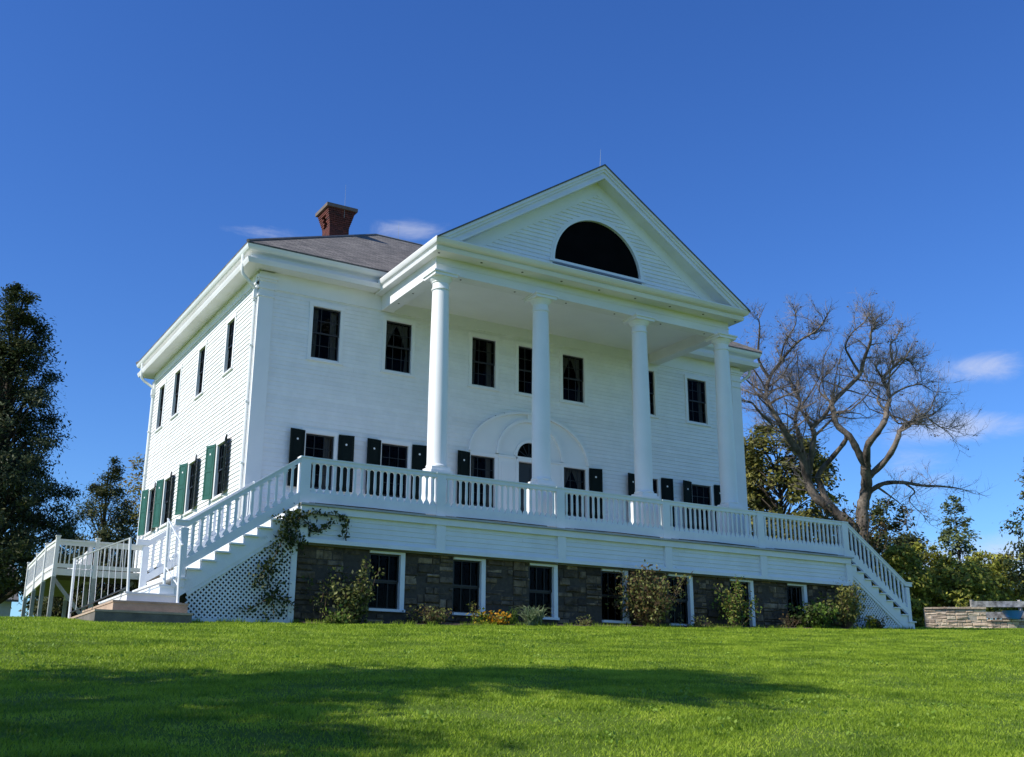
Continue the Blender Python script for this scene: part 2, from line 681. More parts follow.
# ------------------------------------------------------------------ ground
def ground_z(x, y):
    x = np.asarray(x, float)
    y = np.asarray(y, float)
    s = y + 4.65
    k = 2.2
    lo, hi = .128, .052                       # slope below and above the house front
    sp = np.where(s / k > 30, s, k * np.log1p(np.exp(np.clip(s / k, -40, 40))))
    f = lo * s + (hi - lo) * (sp - k * math.log(2)) - .0
    q = 3.0
    s2 = s - 14.0
    sp2 = np.where(s2 / q > 30, s2, q * np.log1p(np.exp(np.clip(s2 / q, -40, 40))))
    f = f - hi * sp2
    s3 = -(s + 55.0)
    sp3 = np.where(s3 / q > 30, s3, q * np.log1p(np.exp(np.clip(s3 / q, -40, 40))))
    f = f + lo * sp3
    b = .035 * np.sin(x * .55 + y * .21) + .03 * np.sin(y * .7 - x * .18 + 1.3)
    amp = np.clip((-y - 6.5) / 5, 0, 1)
    return -4.31 + .030 * np.clip(x, -40, 60) + f + b * amp


def build_ground():
    xs = np.concatenate([np.linspace(-900, -60, 15)[:-1], np.linspace(-60, -20, 21)[:-1], np.linspace(-20, 40, 121)[:-1],
                         np.linspace(40, 90, 26)[:-1], np.linspace(90, 900, 15)])
    ys = np.concatenate([np.linspace(-600, -80, 12)[:-1], np.linspace(-80, -34, 24)[:-1], np.linspace(-34, 16, 101)[:-1],
                         np.linspace(16, 60, 23)[:-1], np.linspace(60, 1200, 15)])
    X, Y = np.meshgrid(xs, ys)
    Z = ground_z(X, Y)
    v = np.stack([X, Y, Z], -1).reshape(-1, 3)
    nx = len(xs)
    fs = [(j * nx + i, j * nx + i + 1, (j + 1) * nx + i + 1, (j + 1) * nx + i)
          for j in range(len(ys) - 1) for i in range(nx - 1)]
    me = bpy.data.meshes.new("lawn")
    me.from_pydata(v.tolist(), [], fs)
    me.materials.append(MATS['lawn_ground'])
    me.shade_smooth()
    o = link("lawn", me)
    tag(o, kind='structure')


build_ground()


def gz(x, y):
    return float(ground_z(x, y))


def bed_edge(x):
    return -5.28 + .10 * np.sin(x * 1.1 + .4) + .07 * np.sin(x * 2.7) + .04 * np.sin(x * 6.1)


def build_bed():
    xs = np.linspace(.05, 19.9, 160)
    v, f = [], []
    for x in xs:
        ye = float(bed_edge(x))
        for k in range(6):
            y = -4.45 + (ye + 4.45) * k / 5
            v.append((x, y, gz(x, y) + .012 + (.03 if 0 < k < 5 else 0)))
    for i in range(len(xs) - 1):
        for k in range(5):
            f.append((i * 6 + k, i * 6 + k + 1, (i + 1) * 6 + k + 1, (i + 1) * 6 + k))
    me = bpy.data.meshes.new("soil_bed")
    me.from_pydata(v, [], f)
    me.materials.append(MATS['bed_soil'])
    me.shade_smooth()
    tag(link("soil_bed", me), kind='structure')


build_bed()

# ------------------------------------------------------------------ the house
XC, W, LEN = 9.39, 18.78, 12.7
DECK = -1.465
house = empty("mansion", (XC, 4.0, gz(XC, -4.6)),
              "large white clapboard mansion with columned portico, green shutters and stone basement", "house")
FN = lambda u, v, d: (u, -d, v)                        # front wall frame: u = x, v = z, d = outwards
SD = lambda u, v, d: (-d, u, v)                        # left side wall: u = y


def clap(mb, fn, v0, v1, ext, holes, pitch=.132, flip=False, lip=.024):
    """Lapped boards; ext(v) -> (u0, u1); holes: functions v -> (a, b) or None."""
    n = int(math.ceil((v1 - v0) / pitch - .01))
    for i in range(n):
        a, b = v0 + i * pitch, min(v0 + (i + 1) * pitch, v1)
        m = (a + b) / 2
        e = ext(m)
        if not e or e[1] - e[0] < .02:
            continue
        iv = [e]
        for h in holes:
            q = h(m)
            if not q:
                continue
            nv = []
            for p in iv:
                if q[1] <= p[0] or q[0] >= p[1]:
                    nv.append(p)
                else:
                    if q[0] > p[0]:
                        nv.append((p[0], q[0]))
                    if q[1] < p[1]:
                        nv.append((q[1], p[1]))
            iv = nv
        for p in iv:
            # break long boards into lengths with small random set-out
            cuts = [p[0]]
            while cuts[-1] < p[1] - 4.5:
                cuts.append(cuts[-1] + random.uniform(2.2, 4.2))
            cuts.append(p[1])
            for u0, u1 in zip(cuts, cuts[1:]):
                t = lip + random.uniform(-.003, .003)
                vs = [fn(u0, a, t), fn(u1, a, t), fn(u1, b + .004, .004), fn(u0, b + .004, .004), fn(u0, a, 0), fn(u1, a, 0)]
                mb.add(vs, [(0, 1, 2, 3), (4, 5, 1, 0)] if not flip else [(3, 2, 1, 0), (0, 1, 5, 4)])


def rect_hole(u0, u1, v0, v1):
    return lambda v: (u0, u1) if v0 < v < v1 else None


UP_Z0, UP_Z1 = 3.815, 5.43          # glass of the upper windows
LO_Z0, LO_Z1 = -.12, 1.475          # glass of the lower windows
WW = .89
OFF = [-7.26, -4.842, -1.769, 1.769, 4.842, 7.26]
upper_x = [XC + o for o in OFF] + [XC]
lower_x = [XC + o for o in OFF]
side_y = [2.58, 5.8, 8.95, 11.2]
SW = .76
FAN_R = .50

front_holes = [rect_hole(x - WW / 2 - .04, x + WW / 2 + .04, UP_Z0 - .04, UP_Z1 + .04) for x in upper_x]
front_holes += [rect_hole(x - WW / 2 - .04, x + WW / 2 + .04, LO_Z0 - .04, LO_Z1 + .04) for x in lower_x]


def arch_hole(v):
    # the blind arch and the doorway composition are flush boarding, not lapped
    if v < 1.55:
        return (XC - 1.25, XC + 1.25)
    q = (v - 1.6) / 1.50
    if q < 1:
        w = 2.28 * math.sqrt(max(0, 1 - max(q, 0) ** 2))
        return (XC - w, XC + w)
    return None


mb = MB()
clap(mb, FN, DECK, 6.2, lambda v: (0, W), front_holes + [arch_hole])
side_holes = [rect_hole(y - SW / 2 - .04, y + SW / 2 + .04, UP_Z0 - .04, UP_Z1 + .04) for y in side_y]
side_holes += [rect_hole(y - SW / 2 - .04, y + SW / 2 + .04, LO_Z0 - .04, LO_Z1 + .04) for y in side_y]
clap(mb, SD, DECK - .1, 6.2, lambda v: (0, LEN), side_holes, flip=True, lip=.029)
clap(mb, lambda u, v, d: (W + d, u, v), DECK - .1, 6.2, lambda v: (0, LEN), [])
mb.add([(W, LEN, -2), (0, LEN, -2), (0, LEN, 6.3), (W, LEN, 6.3)], [(0, 1, 2, 3)])
mb.build("clapboard_wall", 'clapboard', house)

# flat boarding of the blind arch
mb = MB()
arch = [(XC + 2.30 * math.cos(t), 1.6 + 1.52 * math.sin(t)) for t in np.linspace(0, math.pi, 40)]
# boarded with the round fanlight left open
N = 60
ts = np.linspace(0, math.pi, N)
for i in range(N - 1):
    o0 = (XC + 2.30 * math.cos(ts[i]), 1.6 + 1.52 * math.sin(ts[i]))
    o1 = (XC + 2.30 * math.cos(ts[i + 1]), 1.6 + 1.52 * math.sin(ts[i + 1]))
    i0 = (XC + FAN_R * math.cos(ts[i]), 1.62 + FAN_R * math.sin(ts[i]))
    i1 = (XC + FAN_R * math.cos(ts[i + 1]), 1.62 + FAN_R * math.sin(ts[i + 1]))
    mb.add([FN(*o0, .03), FN(*o1, .03), FN(*i1, .03), FN(*i0, .03)], [(0, 3, 2, 1)])
for sgn in (-1, 1):
    a, b = sorted((XC + sgn * .52, XC + sgn * 1.25))
    mb.add([FN(a, DECK, .03), FN(b, DECK, .03), FN(b, 1.62, .03), FN(a, 1.62, .03)], [(0, 1, 2, 3)])
mb.build("arch_panel", 'white_trim', house)


def arc_band(mb, cx, cz, rx, rz, w, d0, d1, t0=0, t1=math.pi, n=48, fn=FN):
    ts = np.linspace(t0, t1, n)
    for i in range(n - 1):
        P = []
        for t in (ts[i], ts[i + 1]):
            for k in (0, 1):
                for d in (d0, d1):
                    P.append(fn(cx + (rx + k * w) * math.cos(t), cz + (rz + k * w) * math.sin(t), d))
        # order: t0k0d0,t0k0d1,t0k1d0,t0k1d1,t1...
        mb.add(P, [(1, 5, 7, 3), (0, 1, 3, 2)[::1] if i == 0 else (0, 1, 3, 2), (0, 4, 5, 1), (2, 3, 7, 6)])


mb = MB()
arc_band(mb, XC, 1.6, 2.24, 1.46, .075, 0, .13)
arc_band(mb, XC, 1.62, 1.20, 1.18, .10, .02, .11)
arc_band(mb, XC, 1.62, FAN_R, FAN_R, .10, .0, .075)
mb.prism([(XC - .09, 2.78), (XC + .09, 2.78), (XC + .13, 3.17), (XC - .13, 3.17)], FN, .02, .10)   # keystone
for sgn in (-1, 1):
    a, b = sorted((XC + sgn * .53, XC + sgn * 1.20))
    mb.box(a, b, -.05, -.02, DECK, 1.53)                      # plain side panels of the doorway
    mb.box(a - .02, b + .02, -.085, -.02, 1.53, 1.60)
    mb.box(a + .10, b - .10, -.062, -.045, -.9, 1.35)
    c = XC + sgn * .50
    mb.box(c - .05, c + .05, -.075, .04, DECK, 1.46)
mb.box(XC - .55, XC + .55, -.085, .06, 1.46, 1.62)            # transom
dw = mb.build("door_surround", 'white_trim', house)
mb = MB()
mb.box(XC - .45, XC + .45, .06, .10, DECK, 1.46)
for cx in (-.22, .22):
    for z0, z1 in ((-1.3, -.5), (-.38, .35), (.47, 1.3)):
        mb.box(XC + cx - .16, XC + cx + .16, .045, .062, z0, z1)
door = mb.build("door", 'door_paint', house)
MB().tube([(XC + .38, .06, -.45), (XC + .38, .0, -.45)], [.03, .035], 10).build("handle", 'copper_green', door)
mb = MB()
fan = [(XC + FAN_R * math.cos(t), 1.62 + FAN_R * math.sin(t)) for t in np.linspace(0, math.pi, 28)]
mb.prism(fan, FN, -.07, -.05)
fanlight = mb.build("fanlight", 'interior_dark', house)
mb = MB()
for t in np.linspace(0, math.pi, 7)[1:-1]:
    mb.bar(FN(XC, 1.62, -.03), FN(XC + FAN_R * math.cos(t), 1.62 + FAN_R * math.sin(t), -.03), .02, .02, (0, 1, 0))
mb.build("muntin", 'sash_paint', fanlight)


# ---- windows: one master with parts, copied
def window_master(w, h, name="window", rows=4, cols=3):
    hw = w / 2
    s = MB()
    # two sashes: the upper one in front
    for (z0, z1, d) in ((0, h * .52, .055), (h * .48, h, .025)):
        f = .045
        s.box(-hw, -hw + f, d, d + .035, z0, z1)
        s.box(hw - f, hw, d, d + .035, z0, z1)
        s.box(-hw + f, hw - f, d, d + .035, z0, z0 + f)
        s.box(-hw + f, hw - f, d, d + .035, z1 - f, z1)
        for i in range(1, cols):
            x = -hw + w * i / cols
            s.box(x - .009, x + .009, d + .008, d + .028, z0 + f, z1 - f)
        for i in range(1, rows // 2):
            z = z0 + (z1 - z0) * i / (rows // 2)
            s.box(-hw + f, hw - f, d + .010, d + .026, z - .009, z + .009)
    win = s.mesh(name, 'sash_paint')
    c = MB()
    t = .115
    c.box(-hw - t, -hw, -.045, .10, -.06, h + .0)
    c.box(hw, hw + t, -.045, .10, -.06, h + .0)
    c.box(-hw - t - .015, hw + t + .015, -.055, .10, h, h + .13)
    c.box(-hw - t - .03, hw + t + .03, -.075, .10, -.11, -.06)
    cas = c.mesh("casing", 'white_trim')
    p = MB()
    p.add([(-hw, .075, 0), (hw, .075, 0), (hw, .075, h * .5), (-hw, .075, h * .5)], [(0, 1, 2, 3)])
    p.add([(-hw, .045, h * .5), (hw, .045, h * .5), (hw, .045, h), (-hw, .045, h)], [(0, 1, 2, 3)])
    pane = p.mesh("pane", 'window_glass')
    b = MB()
    m = .04
    b.add([(-hw - m, .10, -m), (hw + m, .10, -m), (hw + m, .10, h + m), (-hw - m, .10, h + m),
           (-hw - m, .9, -m), (hw + m, .9, -m), (hw + m, .9, h + m), (-hw - m, .9, h + m)],
          [(4, 7, 6, 5), (0, 4, 5, 1), (1, 5, 6, 2), (2, 6, 7, 3), (3, 7, 4, 0)])
    box = b.mesh("dark_room_box", 'interior_dark')  # added near-black box, stands in for the unlit room behind
    return win, cas, pane, box


def curtain_mesh(w, h, kind, rnd):
    """Thin folded cloth hanging inside: 'tied' pair drawn to the sides, or a straight strip."""
    b = MB()
    hw = w / 2 - .03
    nz, nx = 10, 13
    sides = (-1, 1) if kind == 'tied' else ((1,) if kind == 'strip' else (-1, 1))
    for sd in sides:
        vs = []
        for i in range(nz + 1):
            v = i / nz
            if kind == 'tied':
                wd = .08 + .42 * (max(0, v - .38) / .62) ** 1.5 if v > .38 else .10 + .12 * (.38 - v)
            elif kind == 'strip':
                wd = .24
            else:
                wd = .20 + .05 * v
            wd *= w
            for j in range(nx + 1):
                q = j / nx
                x = sd * (hw - wd * q)
                y = .19 + .022 * math.sin(q * 22 + i * .15)
                vs.append((x, y, .02 + (h - .04) * v))
        fs = [(i * (nx + 1) + j, i * (nx + 1) + j + 1, (i + 1) * (nx + 1) + j + 1, (i + 1) * (nx + 1) + j)
              for i in range(nz) for j in range(nx)]
        b.add(vs, fs)
    return b.mesh("curtain", 'curtain_cloth', True)


CURT = {k: curtain_mesh(WW, UP_Z1 - UP_Z0, k, 0) for k in ('tied', 'strip', 'pair')}
wm_front_up = window_master(WW, UP_Z1 - UP_Z0)
wm_front_lo = window_master(WW, LO_Z1 - LO_Z0)
wm_side_up = window_master(SW, UP_Z1 - UP_Z0)
wm_side_lo = window_master(SW, LO_Z1 - LO_Z0)


def put_window(ms, loc, rz=0, curt=None, parent=house, name="window"):
    w = link(name, ms[0], parent, loc, rz)
    for n, me in zip(("casing", "pane", "dark_room_box"), ms[1:]):
        if me is not None:
            link(n, me, w, local=True)
    if curt:
        link("curtain", CURT[curt], w, local=True)
    return w


cu_up = {0: 'pair', 1: 'tied', 2: 'pair', 3: 'tied', 4: None, 5: 'pair', 6: 'strip'}
for i, x in enumerate(upper_x):
    put_window(wm_front_up, (x, 0, UP_Z0), 0, cu_up.get(i))
cu_lo = {0: 'strip', 1: None, 2: 'pair', 3: 'tied', 4: None, 5: None}
for i, x in enumerate(lower_x):
    put_window(wm_front_lo, (x, 0, LO_Z0), 0, cu_lo.get(i))
for y in side_y:
    put_window(wm_side_up, (0, y, UP_Z0), -math.pi / 2)
    put_window(wm_side_lo, (0, y, LO_Z0), -math.pi / 2)


# ---- shutters
def shutter_meshes(w, h, m):
    b = MB()
    t = .035
    f = .065
    b.box(0, f, -t / 2, t / 2, 0, h)
    b.box(w - f, w, -t / 2, t / 2, 0, h)
    for z0, z1 in ((0, .09), (h * .50, h * .50 + .085), (h - .08, h)):
        b.box(f, w - f, -t / 2, t / 2, z0, z1)
    b.box(f, w - f, -.006, .006, .09, h - .08)
    for z0, z1 in ((.13, h * .5 - .04), (h * .5 + .125, h - .12)):
        b.box(f + .035, w - f - .035, -.012, .012, z0, z1)
    c = MB()
    for sgn in (-1, 1):
        c.tube([(w / 2, sgn * .012, h * .83), (w / 2, sgn * .0165, h * .83)], .032, 10)
    return b.mesh("shutter", m), c.mesh("cutout", 'white_trim')


sh_front = shutter_meshes(.47, LO_Z1 - LO_Z0 + .1, 'shutter_shaded')
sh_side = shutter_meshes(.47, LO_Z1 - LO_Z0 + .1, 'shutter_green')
sh_side_shaded = shutter_meshes(.52, LO_Z1 - LO_Z0 + .1, 'shutter_shaded')  # near leaves take the darkened colour, to look turned from the sun


def put_shutter(ms, loc, rz):
    s = link("shutter", ms[0], house, loc, rz)
    link("cutout", ms[1], s, local=True)


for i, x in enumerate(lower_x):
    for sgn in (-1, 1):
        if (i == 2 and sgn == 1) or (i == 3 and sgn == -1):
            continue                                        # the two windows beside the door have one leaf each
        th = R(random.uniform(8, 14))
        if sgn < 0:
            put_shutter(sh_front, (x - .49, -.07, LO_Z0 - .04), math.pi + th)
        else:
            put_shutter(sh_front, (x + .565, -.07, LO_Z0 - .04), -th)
for i, y in enumerate(side_y):
    for sgn in (-1, 1):
        th = R(random.uniform(13, 18))
        if sgn > 0:
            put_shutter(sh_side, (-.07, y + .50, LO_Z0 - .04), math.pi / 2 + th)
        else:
            put_shutter(sh_side_shaded, (-.07, y - .50, LO_Z0 - .04), -math.pi / 2 - th * .8)

# ---- corner pilasters
for (cx0, cx1) in ((-.03, .42), (W - .42, W + .03)):
    mb = MB()
    mb.box(cx0, cx1, -.055, .03, DECK, 5.70)
    mb.box(cx0 - .05, cx1 + .05, -.10, .03, DECK, DECK + .28)
    for z0, z1, o in ((5.42, 5.47, .03), (5.66, 5.74, .04), (5.90, 5.97, .05), (5.97, 6.06, .09)):
        mb.box(cx0 - o, cx1 + o, -.055 - o, .03, z0, z1)
    mb.box(cx0 + .0, cx1, -.07, .03, 5.70, 6.2)
    o = mb.build("corner_pilaster", 'white_trim', house)
mb = MB()
mb.box(-.05, .028, .031, .16, DECK - .1, 5.9)
mb.box(-.09, .028, .031, .22, 5.62, 6.06)
mb.box(-.13, .02, .031, .26, 5.80, 5.88)
mb.build("corner_board", 'white_trim', house)
mb = MB()
mb.box(-.05, .02, LEN - .25, LEN + .03, DECK - .1, 5.9)
mb.box(-.10, .02, LEN - .30, LEN + .05, 5.5, 5.95)
mb.build("corner_board", 'white_trim', house)

# frieze boards under the eaves
mb = MB()
mb.box(.42, 3.9, -.045, .01, 5.72, 6.24)
mb.box(14.88, W - .42, -.045, .01, 5.72, 6.24)
mb.box(4.28, 14.5, -.045, .01, 5.72, 6.06)
mb.box(.42, 3.9, -.06, .01, 5.70, 5.74)
mb.box(-.045, .01, .16, LEN, 5.92, 6.24)
mb.box(-.06, .01, .16, LEN, 5.90, 5.94)
mb.build("frieze", 'white_trim', house)


# ---- cornice of the main block: a profile swept round the rectangle
def sweep_ring(prof, x0, x1, y0, y1):
    b = MB()
    vs = []
    for o, z in prof:
        vs += [(x0 - o, y0 - o, z), (x1 + o, y0 - o, z), (x1 + o, y1 + o, z), (x0 - o, y1 + o, z)]
    fs = []
    for i in range(len(prof) - 1):
        for j in range(4):
            fs.append((i * 4 + j, i * 4 + (j + 1) % 4, (i + 1) * 4 + (j + 1) % 4, (i + 1) * 4 + j))
    return b.add(vs, fs)


prof = [(-.02, 6.235), (.50, 6.235), (.50, 6.21), (.55, 6.21), (.565, 6.25), (.585, 6.30), (.60, 6.36), (.575, 6.375), (.44, 6.385),
        (.43, 6.43), (.43, 6.53), (.46, 6.56), (.50, 6.575)]
sweep_ring(prof, 0, W, 0, LEN).build("cornice", 'weathered_trim', house)
prof = [(.50, 6.575), (.56, 6.585), (.60, 6.61), (.63, 6.66), (.655, 6.74), (.655, 6.765), (.63, 6.765), (.60, 6.72), (.5, 6.70), (.42, 6.70)]
gutter = sweep_ring(prof, 0, W, 0, LEN).build("gutter", 'gutter_metal', house)


def downspout(px, py, dy, parent=house):
    """Swan-neck pipe from the gutter back to the wall and down it."""
    b = MB()
    pts = [(-.58, py, 6.60), (-.58, py, 6.15), (-.55, py, 6.02), (-.46, py, 5.92), (-.20, py + dy * .6, 5.74),
           (-.11, py + dy, 5.66), (-.09, py + dy, 5.52), (-.09, py + dy, DECK - .2)]
    b.tube(pts, .05, 10)
    for z in (5.3, 3.9, 2.2, .4):
        b.box(-.15, .0, py + dy - .07, py + dy + .07, z - .02, z + .02)
    b.box(-.16, -.03, py + dy - .09, py + dy + .09, 5.36, 5.60)
    o = b.build("downspout", 'gutter_metal', house)
    autosmooth(o)


downspout(0, -.02, .14)
downspout(0, LEN - .1, -.1)
b = MB()
b.tube([(W + .58, 0, 6.6), (W + .58, 0, 6.1), (W + .46, .03, 5.95), (W + .12, .12, 5.7), (W + .09, .12, 5.5), (W + .09, .12, DECK)], .05, 10)
autosmooth(b.build("downspout", 'gutter_metal', house))


# ---- roofs (with a UV layer laid along the slopes for the shingles)
def roof_mesh(name, polys, parent, thick=.05, m='shingle'):
    me = bpy.data.meshes.new(name)
    vs, fs, uvs = [], [], []
    for poly in polys:
        P = [Vector(p) for p in poly]
        n = (P[1] - P[0]).cross(P[2] - P[0]).normalized()
        if n.z < 0:
            P.reverse()
            n = -n
        h = Vector((0, 0, 1)).cross(n).normalized()
        g = n.cross(h)
        k = len(vs)
        m_ = len(P)
        vs += [p[:] for p in P] + [(p - Vector((0, 0, thick)))[:] for p in P]
        fs.append(tuple(range(k, k + m_)))
        uvs += [(p.dot(h), p.dot(g)) for p in P]
        fs.append(tuple(range(k + 2 * m_ - 1, k + m_ - 1, -1)))
        uvs += [(p.dot(h), p.dot(g)) for p in reversed(P)]
        for i in range(m_):
            j = (i + 1) % m_
            fs.append((k + j, k + i, k + m_ + i, k + m_ + j))
            uvs += [(P[j].dot(h), 0), (P[i].dot(h), 0), (P[i].dot(h), .05), (P[j].dot(h), .05)]
    me.from_pydata(vs, [], fs)
    ul = me.uv_layers.new(name="UVMap")
    for i, q in enumerate(uvs):
        ul.data[i].uv = q
    me.materials.append(MATS[m])
    me.update()
    return link(name, me, parent)


SL = .642
e0, ez = -.66, 6.79
ry = LEN / 2
rz = ez + SL * (ry + .66)
rx0, rx1 = ry, W - ry
A, B, Cc, D = (e0, e0, ez), (W + .66, e0, ez), (W + .66, LEN + .66, ez), (e0, LEN + .66, ez)
R1, R2 = (rx0, ry, rz), (rx1, ry, rz)
roof = roof_mesh("roof", [(A, B, R2, R1), (Cc, D, R1, R2), (D, A, R1), (B, Cc, R2)], house)
mb = MB()
for a, c in ((A, R1), (B, R2), (Cc, R2), (D, R1), (R1, R2)):
    mb.tube([Vector(a) + Vector((0, 0, .01)), Vector(c) + Vector((0, 0, .01))], .05, 6)
mb.build("hip_cap", 'shed_roof', roof)

# portico roof: gable whose ridge runs back into the main roof
PY = -4.56
PX0, PX1 = 3.55, 15.23
pez, prz = 6.46, 10.27
psl = (prz - pez) / (XC - PX0)
yb = lambda z: (z - ez) / SL - .66               # where the main roof reaches height z
roof_mesh("portico_roof", [((PX0, PY, pez), (XC, PY, prz), (XC, yb(prz) + .05, prz), (PX0, -.3, pez)),
                           ((XC, PY, prz), (PX1, PY, pez), (PX1, -.3, pez), (XC, yb(prz) + .05, prz))], house)


# chimney with a flared top
def chimney(cx, cy, zb, parent):
    b = MB()
    ch = .073
    z = zb
    zf, zt = 10.62, 11.27
    while z < zt - .01:
        fl = max(0, (z - zf) / (zt - zf))
        hw = .375 + .17 * fl
        n = 5
        row = int(round((z - zb) / ch))
        ofs = (row % 2) * .5
        for (ax, sg) in ((0, -1), (0, 1), (1, -1), (1, 1)):
            for i in range(-1, n + 1):
                u0 = -hw + (i + ofs) * 2 * hw / n
                u1 = u0 + 2 * hw / n - .012
                u0, u1 = max(u0, -hw), min(u1, hw)
                if u1 - u0 < .02:
                    continue
                # opening in the left face
                if ax == 0 and sg < 0 and 10.66 < z + ch / 2 < 11.1 and abs((u0 + u1) / 2) < .15:
                    continue
                d0, d1 = hw - .10, hw + random.uniform(-.003, .003)
                if ax == 0:
                    xx = sorted((cx + sg * d0, cx + sg * d1))
                    b.box(xx[0], xx[1], cy + u0, cy + u1, z, z + ch - .010)
                else:
                    yy = sorted((cy + sg * d0, cy + sg * d1))
                    b.box(cx + u0, cx + u1, yy[0], yy[1], z, z + ch - .010)
        z += ch
    o = b.build("chimney", 'brick_red', parent)
    c = MB()
    c.box(cx - .60, cx + .60, cy - .60, cy + .60, zt, zt + .13)
    c.build("chimney_cap", 'pale_cap', parent)
    k = MB()
    k.box(cx - .35, cx + .35, cy - .35, cy + .35, zb, zf)
    for sx, sy in ((1, 0), (0, 1), (0, -1)):
        k.prism([(-.34, zf), (.34, zf), (.48, zt - .005), (-.48, zt - .005)],
                (lambda u, v, d, sx=sx, sy=sy: (cx + (sx * (.345 + .14 * (v - zf) / (zt - zf) + d)) + (u if sy else 0),
                                                cy + (sy * (.345 + .14 * (v - zf) / (zt - zf) + d)) + (u if sx else 0), v)), -.03, 0)
    k.build("chimney_mortar", 'mortar', parent)
    return o


chimney(4.32, 5.38, 8.9, roof)
for a, c in (((4.42, 4.84, 10.95), (4.42, 4.84, 12.3)), ((7.3, ry, rz), (7.3, ry, rz + .75)), ((XC - .02, PY + .25, prz), (XC + .02, PY + .25, prz + .65))):
    MB().tube([a, c], [.007, .003], 6).build("lightning_rod", 'copper_green', roof)

# ---- portico
EX0, EX1, EY = 3.90, 14.88, -3.815
mb = MB()
bw = .40
mb.box(EX0, EX1, EY, EY + bw, 5.70, 6.19)
mb.box(EX0, EX0 + bw, EY + bw, -.045, 5.70, 6.19)
mb.box(EX1 - bw, EX1, EY + bw, -.045, 5.70, 6.19)
mb.box(EX0 - .015, EX1 + .015, EY - .015, EY + .05, 5.945, 5.97)
mb.build("entablature", 'weathered_trim', house)
MB().box(EX0 + bw, EX1 - bw, EY + bw, -.045, 6.055, 6.10).build("portico_ceiling", 'white_trim', house)

OX, OY = .36, .70
prof = [(.0, 6.175), (.62, 6.185), (.62, 6.165), (.68, 6.165), (.70, 6.20), (.74, 6.25), (.70, 6.26), (.70, 6.30), (.80, 6.315),
        (.88, 6.33), (.94, 6.37), (1.0, 6.44), (1.0, 6.475), (.95, 6.48), (.0, 6.56)]


def sweep_u(prof):
    b = MB()
    vs = []
    for k, z in prof:
        vs += [(EX0 - k * OX, 0.0 if z < 6.24 else -.5, z), (EX0 - k * OX, EY - k * OY, z), (EX1 + k * OX, EY - k * OY, z), (EX1 + k * OX, 0.0 if z < 6.24 else -.5, z)]
    fs = []
    for i in range(len(prof) - 1):
        for j in range(3):
            fs.append((i * 4 + j, i * 4 + j + 1, (i + 1) * 4 + j + 1, (i + 1) * 4 + j))
    return b.add(vs, fs)


sweep_u(prof).build("portico_cornice", 'weathered_trim', house)
# small recessed lights / vents in the soffit
mb = MB()
for x in np.linspace(EX0 - .05, EX1 + .1, 9):
    mb.tube([(x, EY - .24, 6.177), (x, EY - .24, 6.168)], .035, 10)
for x in np.linspace(EX0 + .9, EX1 - .9, 6):
    mb.tube([(x, EY + .2, 5.70), (x, EY + .2, 5.692)], .03, 10)
for y in (-3.0, -1.9, -.9):
    mb.tube([(EX0 + .2, y, 5.70), (EX0 + .2, y, 5.692)], .03, 10)
mb.build("soffit_light", 'lamp_dark', house)

# pediment: raking cornice, frieze band, tympanum boards, big half-round window
TY = -4.05
zr = lambda x: prz - .05 - psl * abs(x - XC)
mb = MB()


def rake(mb, zoff0, zoff1, y0, y1, base=6.482):
    """Two raking boards meeting at the apex between heights zr-zoff0 and zr-zoff1, cut level on the cornice."""
    for sg in (-1, 1):
        xa = XC + sg * (zr(XC) - zoff0 - base) / psl
        xb = XC + sg * (zr(XC) - zoff1 - base) / psl
        vs = []
        for y in (y0, y1):
            vs += [(xa, y, base), (XC, y, zr(XC) - zoff0), (XC, y, zr(XC) - zoff1), (xb, y, base)]
        fs = [(0, 1, 2, 3), (7, 6, 5, 4), (0, 4, 5, 1), (2, 6, 7, 3), (0, 3, 7, 4)]
        mb.add(vs, fs if sg > 0 else [f[::-1] for f in fs])


rake(mb, .0, .10, PY + .02, TY)
rake(mb, .10, .20, PY + .06, TY)
rake(mb, .20, .36, PY + .10, TY)
rake(mb, .36, .43, PY + .045, TY)
mb.build("raking_cornice", 'weathered_trim', house)
mb = MB()
rake(mb, .43, .84, TY - .035, TY + .05)
mb.build("pediment_frieze", 'white_trim', house)
FC, FZ, FR = XC, 6.83, 1.63
mb = MB()


def tymp_ext(v):
    hw = (zr(XC) - .70 - v) / psl
    return (XC - hw, XC + hw) if hw > .05 else None


def fan_hole(v):
    q = v - FZ
    if abs(q) < FR + .06:
        w = math.sqrt((FR + .06) ** 2 - max(q, 0) ** 2)
        return (FC - w, FC + w)
    return None


clap(mb, lambda u, v, d: (u, TY - d, v), 6.5, 9.7, tymp_ext, [fan_hole], lip=.034)
mb.build("tympanum", 'clapboard', house)
mb = MB()
mb.add([(XC - 4.6, TY + .02, 6.5), (XC + 4.6, TY + .02, 6.5), (XC, TY + .02, 9.5)], [(0, 1, 2)])
TFN = lambda u, v, d: (u, TY - d, v)
arch = MB()
arc_band(arch, FC, FZ, FR, FR, .075, -.06, .055, fn=TFN)
arc_band(arch, FC, FZ, FR + .075, FR + .075, .075, -.0, .035, fn=TFN)
arch.box(FC - FR - .2, FC + FR + .2, TY - .09, TY + .05, FZ - .08, FZ)
hw_ = MB()
poly = [(FC + FR * math.cos(t), FZ + FR * math.sin(t)) for t in np.linspace(0, math.pi, 48)]
hw_.prism(poly, TFN, -.16, -.055)
lun = hw_.build("lunette_window", 'interior_dark', house)
arch.build("casing", 'white_trim', lun)

